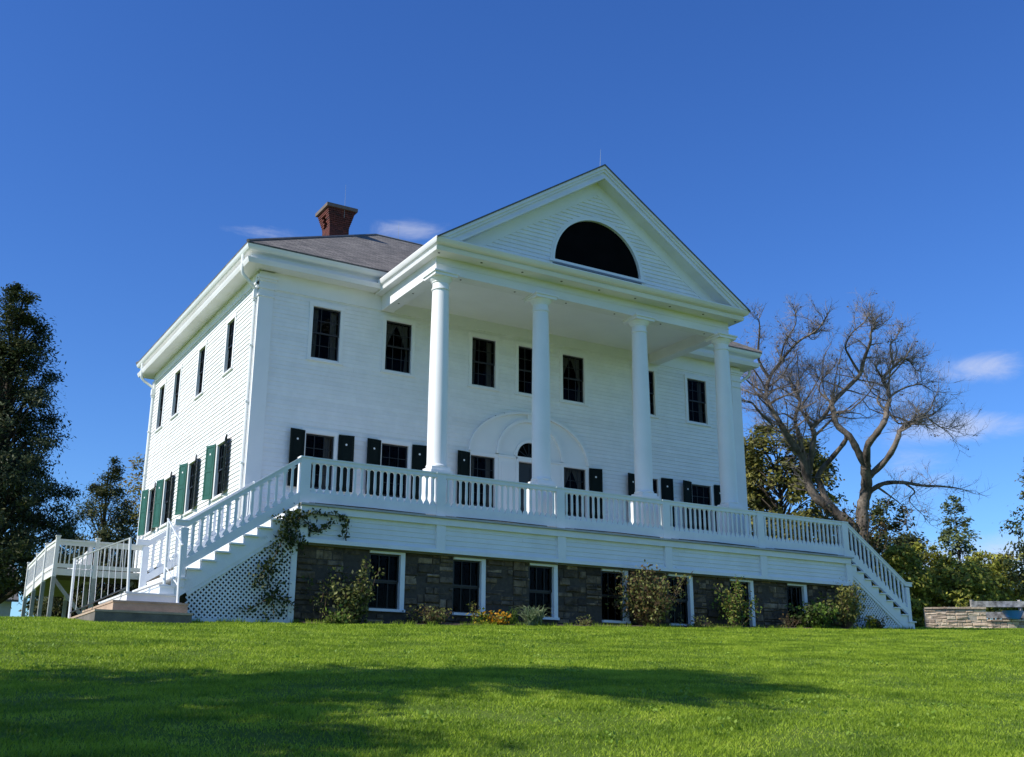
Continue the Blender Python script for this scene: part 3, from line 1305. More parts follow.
# columns on pedestals
cols_x = [XC - 5.235, XC - 1.847, XC + 1.865, XC + 5.298]
CY = -3.625
prof = [(.285, .04), (.298, .06), (.298, .09), (.285, .11), (.276, .12), (.273, .16), (.272, .30)]
for i in range(0, 15):
    t = i / 14
    z = .30 + t * (5.20 - .30)
    r = .272 - .035 * t ** 1.8 + .006 * math.sin(math.pi * t)
    prof.append((r, z))
prof += [(.265, 5.205), (.27, 5.225), (.265, 5.25), (.238, 5.255), (.236, 5.42), (.255, 5.425), (.265, 5.445), (.262, 5.46), (.29, 5.49), (.325, 5.545), (.335, 5.57)]
cm = MB().lathe(prof, 0, 0, 48)
cme = cm.mesh("column", 'white_trim')
ab = MB()
ab.box(-.36, .36, -.36, .36, 5.57, 5.655)
ab.box(-.40, .40, -.40, .40, 5.655, 5.70)
abm = ab.mesh("capital_slab", 'white_trim')
pl = MB()
pl.box(-.28, .28, -.28, .28, -.05, .04)
pl.box(-.31, .31, -.31, .31, DECK + .2, -.12)
pl.box(-.318, .318, -.318, .318, -.12, -.05)
pl.box(-.42, .42, -.42, .42, DECK, DECK + .2)
plm = pl.mesh("pedestal", 'white_trim')
first = True
for x in cols_x:
    o = link("column", cme, house, (x, CY, 0))
    if first:
        autosmooth(o, 30)
        first = False
    link("capital_slab", abm, o, local=True)
    link("pedestal", plm, o, local=True)

# ---- veranda deck, its clapboard skirt and stone basement
FYR = -4.65                                   # front face of the balustrade
mb = MB()
mb.box(-.06, W + .10, -4.80, -.03, DECK - .05, DECK)
mb.build("veranda_floor", 'deck_board', house)
mb = MB()
mb.box(-.02, W + .02, -4.73, -4.60, DECK - .22, DECK - .053)
mb.box(-.02, .05, -4.60, -.03, DECK - .22, DECK - .053)
post_x = [.063 + 3.732 * i for i in range(6)]
for i, x in enumerate(post_x):
    mb.box(x - .13, x + .13, -4.70, -4.60, -2.30, DECK - .22)
mb.box(-.07, W + .07, -4.71, -4.58, -2.40, -2.30)
mb.build("skirt_trim", 'porch_paint', house)
mb = MB()
clap(mb, lambda u, v, d: (u, -4.615 - d, v), -2.30, DECK - .22, lambda v: (0, W), [], .125)
clap(mb, SD, -2.40, DECK - .05, lambda v: (-4.60, -.02), [], .125, flip=True)
mb.build("skirt_boards", 'porch_paint', house)
# thin lengths of edging and cable left lying along the deck edge
mb = MB()
for x0, x1, z in ((.3, 3.3, .012), (4.2, 7.0, .015), (7.9, 10.9, .015), (11.6, 14.6, .02), (15.4, 18.2, .02)):
    mb.tube([(x0, -4.76, DECK + z), ((x0 + x1) / 2, -4.765, DECK + z + .012), (x1, -4.755, DECK + z)], .014, 6)
    mb.box(x0 + .5, x0 + .75, -4.79, -4.74, DECK + .004, DECK + .028)
mb.build("deck_edge_cable", 'dark_metal', house)
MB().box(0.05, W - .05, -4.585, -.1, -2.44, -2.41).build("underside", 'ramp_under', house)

bas_glass = [(1.945, 2.765), (4.31, 5.11), (6.63, 7.38), (9.02, 9.78), (11.40, 12.15), (13.78, 14.55), (16.14, 16.81)]
BZ0, BZ1 = -3.86, -2.50


def stone_wall(mb, fn, u0, u1, v0, v1, holes, rmin=.14, rmax=.34, wmin=.25, wmax=.95, dj=.05, seed=1):
    """Coursed rubble: rows and lengths vary, each block its own slightly skewed box."""
    rg = random.Random(seed)
    v = v0
    while v < v1 - .03:
        h = min(rg.uniform(rmin, rmax), v1 - v)
        if v1 - v - h < .08:
            h = v1 - v
        u = u0
        while u < u1 - .02:
            w = rg.uniform(wmin, wmax)
            if u1 - u - w < .15:
                w = u1 - u
            segs = [(u, u + w)]
            for (a, b, c, d) in holes:
                if v + h > c + .02 and v < d - .02:
                    nx = []
                    for p in segs:
                        if b <= p[0] or a >= p[1]:
                            nx.append(p)
                        else:
                            if a - p[0] > .04:
                                nx.append((p[0], a))
                            if p[1] - b > .04:
                                nx.append((b, p[1]))
                    segs = nx
            for p in segs:
                # sometimes two thin stones share a course
                parts = [(v, v + h)]
                if h > .24 and rg.random() < .3:
                    m = v + h * rg.uniform(.35, .65)
                    parts = [(v, m), (m, v + h)]
                for (q0, q1) in parts:
                    g = .010
                    d = rg.uniform(-dj, 0)
                    j = lambda: rg.uniform(-.03, .03) * min(1, (p[1] - p[0]) * 2)
                    a, b = p[0] + g, p[1] - g
                    c, e = q0 + g, q1 - g
                    if b - a < .02 or e - c < .02:
                        continue
                    ch = min(.018, (b - a) * .2, (e - c) * .2)
                    back = [fn(a, c, -.12), fn(b, c, -.12), fn(b, e, -.12), fn(a, e, -.12)]
                    mid = [fn(a, c, d - .02), fn(b, c, d - .02), fn(b, e, d - .02), fn(a, e, d - .02)]
                    fr = [fn(a + ch + j(), c + ch + j() * .5, d + j()), fn(b - ch + j(), c + ch + j() * .5, d + j()),
                          fn(b - ch + j(), e - ch + j() * .5, d + j()), fn(a + ch + j(), e - ch + j() * .5, d + j())]
                    fs = [(8, 9, 10, 11)]
                    for i in range(4):
                        k = (i + 1) % 4
                        fs += [(i, k, 4 + k, 4 + i), (4 + i, 4 + k, 8 + k, 8 + i)]
                    mb.add(back + mid + fr, fs)
            u += w
        v += h


SY = -4.50
mb = MB()
hole = [(a - .02, b + .13, BZ0 - .07, BZ1 + .2) for a, b in bas_glass]
u = 0.0
while u < W - .01:                       # short runs with their own courses, so no bed joint runs through
    w = random.uniform(.55, 1.25)
    if W - u - w < .5:
        w = W - u
    stone_wall(mb, lambda a, v, d: (a, SY - d, v), u, u + w, -4.7, -2.405, hole, .07, .25, .12, .55, .09, seed=int(u * 97) + 5)
    u += w
found = mb.build("foundation_wall", 'field_stone', house)
mb = MB()
us = sorted([0.03] + [q for a, b in bas_glass for q in (a - .02, b + .13)] + [W - .03])
for i in range(0, len(us), 2):
    mb.box(us[i], us[i + 1], SY + .06, SY + .25, -4.9, -2.41)
for a, b in bas_glass:
    mb.box(a - .02, b + .13, SY + .06, SY + .25, -4.9, BZ0 - .07)
mb.box(.02, .20, SY + .26, LEN, -4.9, DECK - .1)
mb.build("mortar_bed", 'mortar', found)
for a, b in bas_glass:
    w, h = b - a, BZ1 - BZ0
    s = MB()
    y = SY + .10
    f = .04
    for (z0, z1, d) in ((BZ0, BZ0 + h * .5, .03), (BZ0 + h * .5, BZ1, 0)):
        s.box(a, a + f, y + d, y + d + .03, z0, z1)
        s.box(b - f, b, y + d, y + d + .03, z0, z1)
        s.box(a + f, b - f, y + d, y + d + .03, z0, z0 + f)
        s.box(a + f, b - f, y + d, y + d + .03, z1 - f, z1)
        for i in (1, 2):
            x = a + w * i / 3
            s.box(x - .009, x + .009, y + d + .005, y + d + .025, z0 + f, z1 - f)
    win = s.build("basement_window", 'sash_paint', house)
    c = MB()
    c.box(b, b + .125, SY - .005, y + .12, BZ0, BZ1 + .09)
    c.box(a - .018, b + .15, SY - .04, y + .12, BZ0 - .065, BZ0)
    c.box(a - .018, b, SY + .0, y + .12, BZ1, BZ1 + .09)
    c.build("casing", 'porch_paint', win)
    p = MB()
    p.add([(a, y + .045, BZ0), (b, y + .045, BZ0), (b, y + .045, BZ1), (a, y + .045, BZ1)], [(0, 1, 2, 3)])
    p.build("pane", 'window_glass', win)
    r = MB()
    x0, x1, y0, y1 = a - .01, b + .01, y + .12, y + .9
    r.add([(x0, y0, BZ0), (x1, y0, BZ0), (x1, y0, BZ1), (x0, y0, BZ1), (x0, y1, BZ0), (x1, y1, BZ0), (x1, y1, BZ1), (x0, y1, BZ1)],
          [(4, 7, 6, 5), (0, 4, 5, 1), (1, 5, 6, 2), (2, 6, 7, 3), (3, 7, 4, 0)])
    r.build("dark_room_box", 'interior_dark', win)  # added near-black box in place of the unlit basement room

# ---- balustrades: flat sawn balusters
BH = .77
half = [(0, .086), (.05, .075), (.11, .060), (.155, .033), (.19, .021), (.235, .021), (.30, .027), (.40, .031), (.62, .028), (.86, .024), (.905, .028),
        (.945, .050), (.975, .072), (1.0, .086)]
poly = [(w, v * BH) for v, w in half] + [(-w, v * BH) for v, w in reversed(half)]
bmx = MB()
bmx.prism(poly, lambda u, v, d: (u, -d, v), -.022, .022)
bal_me = bmx.mesh("baluster", 'porch_paint')
RT, OT, OB, BB = -.30, -.435, -1.175, DECK + .045      # rail top, opening top, opening bottom, band bottom
for i in range(5):
    x0, x1 = post_x[i] + .13, post_x[i + 1] - .13
    mb = MB()
    mb.box(x0, x1, FYR, FYR + .09, OT, RT - .035)
    mb.box(x0, x1, FYR, FYR + .09, BB, OB)
    mb.box(x0, x1, FYR - .02, FYR + .11, RT - .035, RT)
    bay = mb.build("balustrade", 'porch_paint', house)
    n = 19
    st = (x1 - x0) / n
    for k in range(n):
        link("baluster", bal_me, bay, (x0 + (k + .5) * st, FYR + .045, OB - .005))
for i, x in enumerate(post_x):
    mb = MB()
    mb.box(x - .13, x + .13, FYR - .012, FYR + .20, DECK, RT - .035)
    mb.box(x - .15, x + .15, FYR - .032, FYR + .22, RT - .035, RT + .004)
    mb.build("newel_post", 'porch_paint', house)


# ---- the two end stairs
def stair(sg, xe, far_stuff):
    """sg = -1 left stair, +1 right stair; xe = x of the deck end."""
    X = lambda s: xe + sg * s                          # s = distance out from the deck end
    rise, run = .215, .32
    nst = 9
    slope = rise / run
    mb = MB()
    riser = MB()
    for k in range(1, nst + 1):
        z = DECK - rise * k
        s0, s1 = run * (k - 1), run * k
        mb.box(X(s0), X(s1 + .03), -4.70, -.85, z - .04, z)
        riser.box(X(s0 - .005), X(s0 + .02), -4.60, -.87, z + .001, z + rise - .041)
    mb.build("tread", 'porch_paint', house)
    riser.build("riser", 'porch_paint', house)
    # stringers, near and far
    for y0, y1 in ((-4.63, -4.58), (-.93, -.88)):
        st = MB()
        for k in range(1, nst + 1):
            z = DECK - rise * k - .04
            s0, s1 = run * (k - 1), run * k
            zb = lambda s: DECK - .50 - .695 * s
            a, b = X(s0), X(s1)
            zlo0, zlo1 = zb(s0), max(zb(s1), gz(b, -4.6) - .1)
            p = [(a, zlo0), (b, zlo1), (b, z), (a, z)]
            if sg < 0:
                p = p[::-1]
            st.prism(p, lambda u, v, d: (u, -d, v), -y1, -y0)
        st.build("stringer", 'porch_paint', house)
    # raking balustrades
    for yf, near in ((FYR, True), (-.92, False)):
        mb = MB()
        send = 2.62
        zt = lambda s: RT - .69 * s
        for (o0, o1, yo) in ((0, .035, .02), (.035, .14, 0)):
            p = [(X(0.02), zt(0.02) - o1), (X(send), zt(send) - o1), (X(send), zt(send) - o0), (X(.02), zt(.02) - o0)]
            if sg < 0:
                p = p[::-1]
            mb.prism(p, lambda u, v, d: (u, -d, v), -(yf + .09 + yo), -(yf - yo))
            mb.box(X(send), X(send + .30), yf - yo, yf + .09 + yo, zt(send) - o1, zt(send) - o0)
        zb0 = lambda s: zt(s) - .875
        p = [(X(.02), zb0(.02) - .29), (X(send), zb0(send) - .20), (X(send), zb0(send)), (X(.02), zb0(.02))]
        if sg < 0:
            p = p[::-1]
        mb.prism(p, lambda u, v, d: (u, -d, v), -(yf + .09), -yf)
        mb.box(X(send - .02), X(send + .14), yf - .004, yf + .094, gz(X(send), -4.65) - .05 if sg > 0 else -3.62, zt(send) - .175)
        bay = mb.build("stair_balustrade", 'porch_paint', house)
        n = 13
        if near:
            for k in range(n):
                s = .12 + (send - .16) * (k + .5) / n
                link("baluster", bal_me, bay, (X(s), yf + .045, zb0(s) - .02))
        else:
            fb = MB()
            for k in range(n):
                s = .12 + (send - .16) * (k + .5) / n
                fb.prism([(u + X(s), v + zb0(s) - .02) for u, v in poly], lambda u, v, d: (u, -d, v), -yf - .067, -yf - .023)
            q = fb.build("far_balusters", 'porch_paint', bay)
            tag(q, kind='stuff')
    # panel added on the far side to keep light from behind the lattice
    sk = MB()
    zg0, zg1 = gz(X(0), -.9) - .2, gz(X(2.75), -.9) - .2
    p = [(X(-.05), zg0), (X(2.75), zg1), (X(2.75), max(zg1 + .1, DECK - .4 - .695 * 2.75)), (X(-.05), DECK - .4)]
    if sg < 0:
        p = p[::-1]
    sk.prism(p, lambda u, v, d: (u, -d, v), .80, .85)
    sk.build("stair_light_block", 'ramp_under', house)
    # lattice panel below
    gb = min(gz(X(.1), -4.65), gz(X(2.4), -4.65))
    s_end = 2.52 if sg < 0 else 2.45
    gl, gr = gz(X(.1), -4.65) - .02, gz(X(s_end), -4.65) - .0
    region = [(.0, gl), (s_end, gr), (s_end, DECK - .50 - .695 * s_end - .02), (0, DECK - .52)]
    if region[2][1] < gr:
        t = (gr - (DECK - .52)) / (-.695)
        region = [(.0, gl), (t, gr), (0, DECK - .52)]
    lat = MB()

    def clip_line(p, d):
        t0, t1 = -50., 50.
        n = len(region)
        for i in range(n):
            a, b = region[i], region[(i + 1) % n]
            ex, ey = b[0] - a[0], b[1] - a[1]
            nx, ny = -ey, ex                       # inside = left of edge (region is CCW in s, z)
            den = d[0] * nx + d[1] * ny
            num = (a[0] - p[0]) * nx + (a[1] - p[1]) * ny
            if abs(den) < 1e-9:
                if num > 0:
                    return None
                continue
            t = num / den
            if den > 0:
                t0 = max(t0, t)
            else:
                t1 = min(t1, t)
        return (t0, t1) if t1 - t0 > .03 else None

    c = math.sqrt(.5)
    for dirn, yy in (((c, c), -4.585), ((c, -c), -4.577)):
        nrm = (-dirn[1], dirn[0])
        for k in range(-75, 76):
            p = (1.2 + nrm[0] * k * .088, -3.4 + nrm[1] * k * .088)
            q = clip_line(p, dirn)
            if q:
                a = (p[0] + dirn[0] * q[0], p[1] + dirn[1] * q[0])
                b = (p[0] + dirn[0] * q[1], p[1] + dirn[1] * q[1])
                lat.bar((X(a[0]), yy, a[1]), (X(b[0]), yy, b[1]), .007, .040, (dirn[0] * 0, 1, 0) if False else (-dirn[1] * sg, 0, dirn[0]))
    la = lat.build("lattice", 'lattice_paint', house)
    fr = MB()
    fr.box(X(-.02), X(.12), -4.625, -4.56, gl, DECK - .53)
    n = len(region)
    a, b = (0, gl + .05), (region[1][0], region[1][1] + .05)
    fr.bar((X(a[0]), -4.600, a[1]), (X(b[0]), -4.600, b[1]), .035, .11)
    a, b = region[-1], region[-2]
    fr.bar((X(a[0]), -4.600, a[1] - .03), (X(b[0]), -4.600, b[1] - .03), .033, .09)
    fr.build("frame", 'lattice_paint', la)


stair(-1, -.04, True)
stair(1, W + .04, True)
# short rails between the stair heads and the house wall
for x0 in (-.02, W - .06):
    mb = MB()
    mb.box(x0, x0 + .09, -.80, -.06, OT, RT)
    mb.box(x0, x0 + .09, -.80, -.06, BB, OB)
    mb.box(x0 - .03, x0 + .12, -.98, -.80, DECK, RT)
    for y in np.linspace(-.72, -.12, 4):
        mb.box(x0 + .03, x0 + .06, y - .035, y + .035, OB, OT)
    mb.build("return_rail", 'porch_paint', house)

# ------------------------------------------------------------------ entrance steps and handrails
st = empty("entrance_steps", (-3.6, -4.2, gz(-3.6, -4.2)), "concrete and white painted landing steps at the foot of the left veranda stair", "steps")
mb = MB()
mb.box(-4.66, -2.66, -5.62, -1.9, -4.9, -4.27)
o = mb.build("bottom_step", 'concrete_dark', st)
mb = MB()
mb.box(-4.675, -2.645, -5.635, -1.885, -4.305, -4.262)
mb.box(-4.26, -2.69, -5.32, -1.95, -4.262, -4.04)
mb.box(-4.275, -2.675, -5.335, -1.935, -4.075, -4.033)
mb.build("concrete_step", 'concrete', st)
mb = MB()
mb.box(-3.92, -2.80, -4.95, -2.0, -4.033, -3.86)
mb.box(-3.94, -2.79, -4.97, -1.98, -3.86, -3.82)
mb.box(-3.17, -2.85, -4.66, -.95, -3.82, -3.63)
mb.box(-3.20, -2.84, -4.69, -.93, -3.63, -3.595)
mb.build("painted_step", 'porch_paint', st)


def handrail(label, A0, A1, B0, B1, nbal, lo=.25):
    """Two posts joined by a sloping top rail, bottom rail and thin balusters."""
    h = empty("handrail", A0, label, "handrail", "white metal handrails on the entrance steps")
    A0, A1, B0, B1 = map(Vector, (A0, A1, B0, B1))
    for p, q in ((A0, A1), (B0, B1)):
        b = MB()
        b.tube([p, q], .033, 10)
        b.box(p.x - .07, p.x + .07, p.y - .07, p.y + .07, p.z, p.z + .012)
        autosmooth(b.build("post", 'rail_metal', h))
    b = MB()
    d = (B1 - A1).normalized()
    b.bar(A1 - d * .06, B1 + d * .10, .036, .022)
    b.build("top_rail", 'copper_green' if nbal > 5 else 'rail_metal', h)
    lo0, lo1 = A0.lerp(A1, lo), B0.lerp(B1, lo)
    MB().bar(lo0, lo1, .026, .022).build("bottom_rail", 'dark_metal' if nbal > 5 else 'rail_metal', h)
    b = MB()
    for i in range(1, nbal + 1):
        t = i / (nbal + 1)
        b.tube([lo0.lerp(lo1, t), A1.lerp(B1, t)], .0065, 6)
    b.build("balusters", 'rail_metal', h)


handrail("short white handrail slanting down beside the lattice at the near side of the steps",
         (-3.07, -4.60, -3.595), (-3.10, -4.60, -2.14), (-2.88, -5.17, -4.033), (-2.92, -5.17, -2.70), 4, .28)
handrail("longer white handrail along the outer edge of the landing steps toward the ramp",
         (-3.90, -4.90, -3.82), (-3.96, -4.90, -2.65), (-4.60, -2.25, -4.262), (-4.62, -2.25, -2.86), 8, .10)


# ------------------------------------------------------------------ access ramp behind the left end
def ramp():
    r = empty("access_ramp", (-2, 12.5, gz(-2, 12.5)), "white wooden wheelchair ramp with slatted railing beside the house's left wall", "ramp")
    fl = -1.62
    yF, xL = 11.15, -3.08
    mb = MB()
    mb.box(xL, -.02, yF + .05, 13.4, fl - .04, fl)
    n = 10
    slope = .062
    mb.prism([(13.4, fl - .04), (18, fl - .04 - slope * 4.6), (18, fl - slope * 4.6), (13.4, fl)], lambda u, v, d: (d, u, v), xL, xL + 1.5)
    mb.build("deck", 'ramp_wood', r)
    mb = MB()
    for y in np.arange(yF + .35, 13.3, .4):
        mb.box(xL + .06, -.03, y, y + .05, fl - .22, fl - .045)
    mb.box(xL + .06, -.03, yF + .06, 13.35, fl - .06, fl - .044)  # dark sheet added under the deck against green light bouncing off the grass
    mb.prism([(13.4, fl - .10), (18, fl - .10 - slope * 4.6), (18, fl - .044 - slope * 4.6), (13.4, fl - .044)], lambda u, v, d: (d, u, v), xL + .05, xL + 1.5)  # another added dark sheet, shades the underside of the slope by colour
    mb.build("joists_and_dark_sheets", 'ramp_under', r)
    mb = MB()
    mb.box(xL, -.02, yF, yF + .045, fl - .24, fl - .03)
    mb.box(xL, xL + .045, yF + .05, 13.4, fl - .24, fl - .03)
    mb.prism([(13.4, fl - .24), (18, fl - .24 - slope * 4.6), (18, fl - .03 - slope * 4.6), (13.4, fl - .03)], lambda u, v, d: (d, u, v), xL, xL + .045)
    mb.build("fascia", 'ramp_wood', r)
    # rails: list of runs (p, q, floor z at each)
    z = lambda y: fl - slope * max(0, y - 13.4)
    runs = [((xL, yF), (-1.75, yF)), ((-1.75, yF), (-.05, yF)), ((xL, yF), (xL, 13.4)), ((xL, 13.4), (xL, 15.5)), ((xL, 15.5), (xL, 17.6)),
            ((xL + 1.5, 13.4), (xL + 1.5, 17.6))]
    posts = set()
    for p, q in runs:
        pan = MB()
        a, b = Vector((*p, z(p[1]))), Vector((*q, z(q[1])))
        for h0, h1, w in ((.93, 1.0, .10), (.80, .93, .04), (.02, .16, .04)):
            pan.bar(a + Vector((0, 0, (h0 + h1) / 2)), b + Vector((0, 0, (h0 + h1) / 2)), w, h1 - h0)
        ln = (b - a).length
        k = int(ln / .135)
        for i in range(1, k):
            c = a.lerp(b, i / k)
            pan.box(c.x - .018, c.x + .018, c.y - .018, c.y + .018, c.z + .16, c.z + .80)
        pan.build("rail_panel", 'ramp_wood', r)
        posts.add(p)
        posts.add(q)
    for p in sorted(posts):
        if p[0] > -.5:
            continue
        b = MB()
        g = gz(*p) - .2
        b.box(p[0] - .065, p[0] + .065, p[1] - .065, p[1] + .065, z(p[1]) - .3, z(p[1]) + 1.08)
        b.box(p[0] - .085, p[0] + .085, p[1] - .085, p[1] + .085, z(p[1]) + 1.08, z(p[1]) + 1.12)
        po = b.build("rail_post", 'ramp_wood', r)
        MB().box(p[0] - .065, p[0] + .065, p[1] - .065, p[1] + .065, g, z(p[1]) - .3).build("leg", 'ramp_post', po)
    b = MB()
    b.bar((xL, yF + .03, fl - .35), (xL + 1.3, yF + .03, gz(xL + 1.3, yF) + .1), .05, .12)
    b.bar((-.3, yF + .5, fl - .3), (-1.7, yF + .5, gz(-1.7, yF) + .15), .05, .12)
    b.build("brace", 'ramp_post', r)


ramp()


# ------------------------------------------------------------------ lightweight shed and the far right
def shed():
    r = empty("storage_shed", (-4, 37, gz(-4, 37)), "low pale blue-white shed with grey roof under the left trees", "shed")
    x0, x1, y0, y1 = -9.5, -1.35, 36.4, 41.5
    zb, ze = -3.6, -.62
    mb = MB()
    clap(mb, lambda u, v, d: (u, y0 - d, v), zb, ze, lambda v: (x0, x1), [], .16)
    mb.box(x0, x1, y0 + .01, y1, zb, ze)
    mb.build("wall", 'shed_wall', r)
    ym = (y0 + y1) / 2
    zr_ = ze + 2.1
    roof_mesh("roof", [((x0 - .3, y0 - .35, ze - .1), (x1 + .3, y0 - .35, ze - .1), (x1 + .3, ym, zr_), (x0 - .3, ym, zr_)),
                       ((x1 + .3, y1 + .35, ze - .1), (x0 - .3, y1 + .35, ze - .1), (x0 - .3, ym, zr_), (x1 + .3, ym, zr_))], r, .12, 'shed_roof')
    mb = MB()
    mb.add([(x1, y0, ze), (x1, y1, ze), (x1, ym, zr_ - .1)], [(0, 1, 2)])
    mb.add([(x0, y0, ze), (x0, ym, zr_ - .1), (x0, y1, ze)], [(0, 1, 2)])
    mb.build("gable", 'shed_wall', r)
    mb = MB()
    mb.box(x1 - 1.6, x1 - .6, y0 - .05, y0 - .02, zb, zb + 2.0)
    mb.build("door", 'ramp_under', r)


shed()


def wall_return(name, label, p0, p1, p2, h0, h1, th, seed):
    """Free-standing dry stone wall with an angled end."""
    zg = min(gz(*p) for p in (p0, p1, p2)) - .1
    r = empty(name, (*p1, gz(*p1)), label, "stone wall", "pale stone garden walls")
    mb = MB()
    core = MB()
    for (a, b, hh) in ((p0, p1, (h0, h1)), (p1, p2, (h1, h1))):
        A_, B_ = Vector((*a, 0)), Vector((*b, 0))
        d = (B_ - A_)
        L_ = d.length
        d.normalize()
        nrm = Vector((d.y, -d.x, 0))
        if nrm.y > 0:
            nrm = -nrm
        f = lambda u, v, dd, A_=A_, d=d, nrm=nrm: tuple(A_ + d * u + nrm * dd + Vector((0, 0, v)))
        stone_wall(mb, f, 0, L_, zg, max(hh), [], .09, .17, .14, .5, .03, seed)
        core.bar(A_ - nrm * .14 + Vector((0, 0, (zg + max(hh)) / 2)), B_ - nrm * .14 + Vector((0, 0, (zg + max(hh)) / 2)), .2, max(hh) - zg - .01)
        cap = MB()
        u = 0
        while u < L_ - .05:
            w = min(random.uniform(.25, .5), L_ - u)
            P = [f(u + .01, max(hh) + .004, .04), f(u + w - .01, max(hh) + .004, .04), f(u + w - .01, max(hh) + .004, -.3), f(u + .01, max(hh) + .004, -.3)]
            Q = [(p[0], p[1], p[2] + random.uniform(.06, .09)) for p in P]
            cap.add(P + Q, [(0, 3, 2, 1), (4, 5, 6, 7), (0, 1, 5, 4), (1, 2, 6, 5), (2, 3, 7, 6), (3, 0, 4, 7)])
            u += w
        mb.v, mb.f = mb.v, mb.f
        k = len(mb.v)
        mb.v += cap.v
        mb.f += [tuple(i + k for i in q) for q in cap.f]
    mb.build("stones", 'pale_stone', r)
    core.build("mortar_core", 'mortar_pale', r)


wall_return("stone_wall", "low pale fieldstone wall with angled end right of the veranda's right stair",
            (26.72, -1.05), (27.30, -1.60), (28.62, -2.40), -2.58, -2.52, .4, 3)
wall_return("stone_wall", "lower stone wall running off at the right edge below the white rail fence",
            (31.05, -.45), (31.2, -.72), (34.6, -2.8), -2.78, -2.78, .4, 9)


def rail_fence():
    r = empty("rail_fence", (32.5, -.3, gz(32.5, -.3)), "white board fence with dappled shade in its colour above the low stone wall at the right edge", "fence")
    a, b = Vector((31.0, .0, 0)), Vector((36.0, -3.0, 0))
    for z0, z1 in ((-2.62, -2.36), (-2.16, -1.92)):
        MB().bar(a + Vector((0, 0, (z0 + z1) / 2)), b + Vector((0, 0, (z0 + z1) / 2)), .05, z1 - z0).build("board", 'fence_dappled', r)
    for t in (.02, .36, .7, .99):
        p = a.lerp(b, t)
        MB().box(p.x - .06, p.x + .06, p.y + .03, p.y + .15, gz(p.x, p.y) - .2, -1.86).build("post", 'fence_dappled', r)


rail_fence()
# blue plastic barrow tub left by the fence
b = MB()
c0 = Vector((31.95, -1.22, -2.70))
prof_ = [(.16, 0), (.24, .08), (.34, .30), (.38, .33), (.34, .33), (.22, .10), (.0, .06)]
vs, fs = [], []
n = 20
for r_, z_ in prof_:
    for j in range(n):
        q = 2 * math.pi * j / n
        vs.append((c0.x + 1.5 * r_ * math.cos(q), c0.y + r_ * math.sin(q), c0.z + z_))
for i in range(len(prof_) - 1):
    for j in range(n):
        fs.append((i * n + j, i * n + (j + 1) % n, (i + 1) * n + (j + 1) % n, (i + 1) * n + j))
fs.append(tuple(range(n - 1, -1, -1)))
b.add(vs, fs)
o = b.build("plastic_tub", 'blue_plastic')
autosmooth(o)
tag(o, "bright blue plastic tub standing on the low stone wall at right edge", "tub")


# ------------------------------------------------------------------ trees
def tree(name, label, cat, base, height, prof_fn, nclump, per, leaf, lm, seed, group=None, spread=.55, trunk_r=.2, bark='bark_dark',
         lean=(0, 0), gap=.35, up=.2, extra=None, limbs=True, inner=.35, aspect=.55):
    """Trunk with limbs reaching to leaf clumps; prof_fn(h 0..1) -> crown radius (0 = no crown)."""
    rg = np.random.default_rng(seed)
    x, y = base
    z0 = gz(x, y) - .1
    r = empty(name, (x, y, z0), label, cat, group)
    top = Vector((x + lean[0], y + lean[1], z0 + height))
    npt = 9
    spine = []
    for i in range(npt):
        t = i / (npt - 1)
        p = Vector((x, y, z0)).lerp(top, t * .94)
        w = .12 * math.sin(t * 5 + seed) * trunk_r * 3
        spine.append(p + Vector((w, w * .6, 0)))
    tr = MB()
    tr.tube(spine, [trunk_r * (1.15 - 1.05 * (i / (npt - 1))) for i in range(npt)], 8)
    cl = []
    tries = 0
    while len(cl) < nclump and tries < nclump * 60:
        tries += 1
        h = rg.uniform(0, 1)
        rad = prof_fn(h)
        if rad <= 0.02:
            continue
        if rg.uniform() > rad / max(prof_fn(q) for q in np.linspace(0, 1, 15)) + .12:
            continue
        an = rg.uniform(0, 2 * math.pi)
        rr = rad * (rg.uniform(inner, 1.0)) ** .6 * rg.uniform(.85, 1.12)
        axis = Vector((x, y, z0)).lerp(top, h)
        cl.append((axis.x + rr * math.cos(an), axis.y + rr * math.sin(an), z0 + h * height, rad, h))
    pts = []
    for (cx, cy, cz, rad, h) in cl:
        s = spread * (.55 + .45 * rg.uniform()) * min(1, .35 + rad / 2)
        k = int(per * rg.uniform(.6, 1.3))
        q = rg.normal(size=(k, 3)) * s * .5
        q[:, 2] *= .7
        pts.append(q + np.array([cx, cy, cz]))
        if limbs and rg.uniform() < .75:
            hb = max(.08, h - rg.uniform(.06, .20))
            i = hb * (npt - 1)
            a = spine[int(i)].lerp(spine[min(int(i) + 1, npt - 1)], i - int(i))
            e = Vector((cx, cy, cz))
            m = a.lerp(e, .55) + Vector((0, 0, .12 * (e - a).length * (1 if up > 0 else -.4)))
            tr.tube([a, m, e], [trunk_r * .32 * (1 - .6 * h), trunk_r * .2 * (1 - .5 * h), .012], 5, False)
    pts = np.concatenate(pts)
    autosmooth(tr.build("trunk", bark, r), 60)
    o = pts - np.array([x, y, z0 + height * .45])
    o[:, 2] *= .6
    o /= np.linalg.norm(o, axis=1, keepdims=True) + 1e-6
    if extra:
        lm2, frac = extra
        pick = rg.uniform(size=len(pts)) < frac
        link("crown", npmesh("crown", leaves(pts[~pick], leaf, rg, aspect, up=up, out=o[~pick]), 4, lm), r, (0, 0, 0))
        link("crown", npmesh("crown", leaves(pts[pick], leaf, rg, aspect, up=up, out=o[pick]), 4, lm2), r, (0, 0, 0))
    else:
        link("crown", npmesh("crown", leaves(pts, leaf, rg, up=up, out=o), 4, lm), r, (0, 0, 0))
    return r


